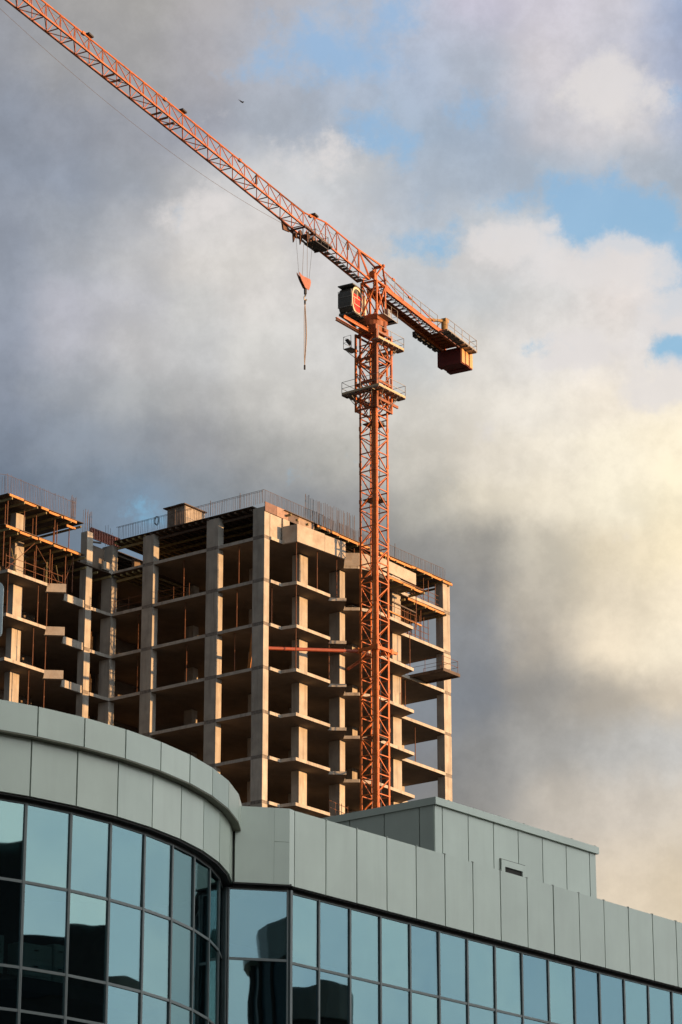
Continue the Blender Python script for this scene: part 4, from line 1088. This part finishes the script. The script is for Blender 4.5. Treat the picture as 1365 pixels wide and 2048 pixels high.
for s_ in (8.4, 10.2):
    for o in (.65, 1.26): mb.bar(C(s_, o, 93.95), C(s_, o, 94.95), .04, .04)
mb.build('basket_floor', DARK, tr)
mb = MB()
for z in (94.4, 94.9): mb.path([C(8.4, .65, z), C(8.4, 1.26, z), C(10.2, 1.26, z), C(10.2, .65, z)], .022, 5)
mb.build('basket_rail', GALV, tr)
hb = thing('hook_block', None, None, (0, 0, 0)); hb.parent = crane
prof = [(10.62, 91.55), (10.2, 91.42), (9.05, 91.55), (8.95, 91.35), (9.05, 90.95), (9.25, 90.60), (9.75, 90.62), (10.25, 91.0), (10.6, 91.4)]
for o in (-.11, .09): 
    mb = MB(); mb.prism([C(s_, o, z) for s_, z in prof], S * .03); mb.build('cheek_plate', HOOKC, hb)
mb = MB()
for s_ in (9.35, 10.1): mb.tube(C(s_, -.07, 91.2), C(s_, .08, 91.2), .24, 14)
mb.build('sheave', DARK, hb)
mb = MB(); mb.tube(C(9.55, 0, 90.65), C(9.55, 0, 90.2), .11, 8); mb.tube(C(9.55, 0, 90.2), C(9.55, 0, 90.05), .06, 8); mb.build('swivel', DARK, hb)
mb = MB()
hk = [C(9.55 + .17 * math.sin(t), 0, 89.85 + .17 * math.cos(t)) for t in [R(a) for a in range(0, 271, 30)]]
mb.path([C(9.55, 0, 90.08)] + hk, .05, 6); mb.build('hook', GALV, hb)
mb = MB()
for (s0, s1, o) in ((10.45, 10.5, -.3), (9.95, 10.0, .1), (9.72, 9.3, .25), (9.25, 9.05, .45)): mb.tube(C(s0, o, 94.6), C(s1, 0, 91.45), .013, 4)
mb.build('hoist_rope', ROPE, crane)
mb = MB(); pts = []
for i in range(31):
    t = i / 30; s_ = 11.9 + 42 * t; ze = 95.05 + (zb(53.9) - .2 - 95.05) * t
    pts.append(C(s_, -JW, ze - 1.62 * 4 * t * (1 - t) * (1 - .25 * t)))
mb.path(pts, .014, 4); mb.build('slack_rope', ROPE, crane)
# slings
sl_ = thing('lifting_sling', 'pair of thin slack chain slings hanging from the crane hook', 'sling', C(9.55, 0, 84.3))
for (d0, d1, o) in ((.17, .16, .05), (-.17, -.05, -.05), (.06, .1, .1), (-.09, .02, 0)):
    mb = MB(); pts = []
    for i in range(13):
        t = i / 12; pts.append(C(9.55 + .05 + d0 * math.sin(math.pi * t) * 1.6 + .02 * math.sin(9 * t), o * math.sin(math.pi * t) * 2, 89.72 - 5.25 * t - (.1 if d0 > .05 else 0)))
    mb.path(pts, .024, 5); mb.build('leg', SLING, sl_)
mb = MB(); mb.tube(C(9.6, 0, 84.55), C(9.6, 0, 84.2), .07, 6); mb.tube(C(9.6, 0, 89.75), C(9.6, 0, 89.35), .07, 6); mb.build('shackle', DARK, sl_)
# --- counter-jib
cj = thing('counter_jib', None, None, (0, 0, 0)); cj.parent = crane
def zc(s_): return 94.50 + .038 * (s_ + 1.2)
for o in (-.72, .72):
    mb = MB()
    mb.bar(C(-.9, o, zc(-.9) + .17), C(-13.6, o, zc(-13.6) + .17), .20, .035); mb.bar(C(-.9, o, zc(-.9)), C(-13.6, o, zc(-13.6)), .05, .33); mb.bar(C(-.9, o, zc(-.9) - .17), C(-13.6, o, zc(-13.6) - .17), .20, .035)
    if o > 0: mb.bar(C(-.95, o + .075, zc(-.95)), C(-13.6, o + .075, zc(-13.6)), .03, .30)
    mb.build('main_beam', ORANGE, cj)
mb = MB()
s_ = -1.3
while s_ > -13.4:
    mb.bar(C(s_, -.70, zc(s_) + .05), C(s_, .70, zc(s_) + .05), .06, .07); s_ -= .62
mb.build('cross_member', ORANGED, cj)
mb = MB()
mb.hexa([C(-1.2, -.68, zc(-1.2) + .10), C(-13.4, -.68, zc(-13.4) + .10), C(-13.4, -.22, zc(-13.4) + .10), C(-1.2, -.22, zc(-1.2) + .10),
         C(-1.2, -.68, zc(-1.2) + .14), C(-13.4, -.68, zc(-13.4) + .14), C(-13.4, -.22, zc(-13.4) + .14), C(-1.2, -.22, zc(-1.2) + .14)])
mb.hexa([C(-10.4, -.21, zc(-10.4) + .10), C(-13.4, -.21, zc(-13.4) + .10), C(-13.4, .68, zc(-13.4) + .10), C(-10.4, .68, zc(-10.4) + .10),
         C(-10.4, -.21, zc(-10.4) + .14), C(-13.4, -.21, zc(-13.4) + .14), C(-13.4, .68, zc(-13.4) + .14), C(-10.4, .68, zc(-10.4) + .14)])
mb.build('floor_plate', ORANGED, cj)
mb = MB(); s_ = -1.45     # zig-zag grid along the open strip
i = 0
while s_ > -10.2:
    mb.bar(C(s_, -.2, zc(s_) + .10), C(s_ - .31, .38, zc(s_ - .31) + .10), .045, .035); mb.bar(C(s_ - .31, .38, zc(s_) + .10), C(s_ - .62, -.2, zc(s_ - .62) + .10), .045, .035); mb.bar(C(s_ + .3, .38, zc(s_) + .1), C(s_ - .32, .38, zc(s_) + .1), .04, .035)
    s_ -= .62
mb.build('grid_brace', DARK, cj)
mb = MB(); mb.obox(C(-10.9, -.95, 93.95), J * 2.1, S * .16, UP * .14)
for k in range(5): mb.obox(C(-9.2 - k * .8, -.98, 93.8), J * .25, S * .2, UP * .08)
mb.build('cable_tray', DARK, cj)
wk = thing('rear_walkway', None, None, (0, 0, 0)); wk.parent = cj
mb = MB(); mb.hexa([C(-9.5, .9, 93.98), C(-14.6, .9, 93.82), C(-14.6, 1.62, 93.82), C(-9.5, 1.62, 93.98), C(-9.5, .9, 94.02), C(-14.6, .9, 93.86), C(-14.6, 1.62, 93.86), C(-9.5, 1.62, 94.02)])
for k in range(8): mb.bar(C(-9.6 - k * .7, .85, 93.93 - k * .022), C(-9.6 - k * .7, 1.62, 93.93 - k * .022), .08, .08)
mb.bar(C(-9.5, 1.63, 94.03), C(-14.6, 1.63, 93.88), .04, .13)
mb.build('walkway', GALV, wk) if False else mb.build('deck', GALV, cj)
mb = MB()
def railing(a, b, o, h, z0, z1, n):
    for i in range(n + 1):
        t = i / n; s_ = a + (b - a) * t; z = z0 + (z1 - z0) * t; mb.bar(C(s_, o, z), C(s_, o, z + h), .034, .034)
    for hh in (h * .5, h): mb.bar(C(a, o, z0 + hh), C(b, o, z1 + hh), .03, .03)
railing(-1.1, -9.4, .86, 1.0, zc(-1.1) + .1, zc(-9.4) + .1, 6); railing(-9.6, -14.6, 1.6, .98, 94.0, 93.86, 4)
for hh in (.5, .98): mb.bar(C(-14.6, .9, 93.86 + hh), C(-14.6, 1.6, 93.86 + hh), .03, .03)
mb.bar(C(-14.6, .9, 93.86), C(-14.6, .9, 94.84), .034, .034)
mb.build('railing', GALV, cj)
bpy.data.objects.remove(wk)
mb = MB(); mb.tube(C(-10.75, .75, 94.25), C(-10.75, .75, 95.2), .27, 10); mb.bar(C(-10.9, .9, 95.32), C(-9.3, -.2, 95.15), .16, .2); mb.obox(C(-10.8, .75, 95.35), J * .25, S * .22, UP * .15)
mb.bar(C(-9.9, -.1, 94.3), C(-10.4, .6, 95.1), .06, .06)
mb.build('hoist_winch', YEL, cj)
mb = MB(); mb.path([C(-.95, .3, 96.4), C(-3.0, .42, 96.0), C(-5.6, .48, 95.45), C(-9.3, .6, 94.75)], .045, 6)
for s_, z in ((-2.95, 96.01), (-5.55, 95.46)): mb.obox(C(s_, .45, z), J * .18, S * .06, UP * .09)
mb.path([C(-.95, -.3, 96.4), C(-9.3, -.6, 94.75)], .045, 6); mb.path([C(-1.0, .6, 95.6), C(-4.2, .72, 94.6)], .03, 6)
mb.build('pendant_bar', ORANGE, cj)
for i in range(3):
    mb = MB(); s0 = -13.15 - i * .68; zt_ = 93.95 - (.0 if i < 1 else .0); zl = 92.60 + (.0 if i == 0 else (.08 if i == 1 else .02))
    mb.obox(C(s0 - .32, -.12 if i else -.16, (zt_ + zl) / 2), J * .315, S * (1.0 if i else 1.06), UP * (zt_ - zl) / 2)
    cw = mb.build('counterweight', CWT, cj)
    mb = MB(); oo = .89 if i else .91
    mb.obox(C(s0 - .32, oo + .03, (zt_ + zl) / 2 + .02), J * .25, S * .035, UP * ((zt_ - zl) / 2 - .04))
    mb.build('rib', CWR, cw)
mb = MB()
for s_ in (-13.3, -14.9): mb.bar(C(s_, .55, 93.9), C(s_, .55, 94.35), .1, .1); mb.bar(C(s_, -.6, 93.9), C(s_, -.6, 94.35), .1, .1)
mb.bar(C(-13.2, .62, 94.3), C(-13.2, .62, 94.75), .12, .14)
mb.build('hanger', ORANGE, cj)

# ================================================================== BIRD
def bird():
    d = Vec((math.sin(R(-2.10)), math.cos(R(-2.10)), math.tan(R(27.08)))); c = Vec((0, 0, 1.6)) + d * 175
    ax = Vec((.86, .25, -.42)).normalized(); sd_ = Vec((-.55, .55, .5)).normalized(); u = ax.cross(sd_).normalized()
    mb = MB(); n = 8; prof = [(-.17, .004), (-.11, .025), (-.03, .045), (.05, .045), (.10, .03), (.14, .006)]
    k = len(mb.v)
    for (x, r) in prof:
        for i in range(n):
            t = 2 * math.pi * i / n; mb.v.append(c + ax * x + sd_ * (r * math.cos(t)) + u * (r * math.sin(t)))
    for j in range(len(prof) - 1):
        for i in range(n):
            i2 = (i + 1) % n; mb.f.append([k + j * n + i, k + j * n + i2, k + (j + 1) * n + i2, k + (j + 1) * n + i]); mb.m.append(0)
    for sg_ in (1, -1):
        w = [c + ax * .06 + sd_ * .02 * sg_, c + ax * .04 + sd_ * .16 * sg_ + u * .05, c - ax * .06 + sd_ * .30 * sg_ + u * .06, c - ax * .05 + sd_ * .15 * sg_ + u * .03, c - ax * .05 + sd_ * .02 * sg_]
        mb.prism(w, u * .012)
    mb.prism([c - ax * .14, c - ax * .26 + sd_ * .05, c - ax * .22, c - ax * .26 - sd_ * .05], u * .01)
    mb.build('bird', BIRDM, None, 'small dark bird gliding high above the crane jib', 'bird', origin=c)
bird()
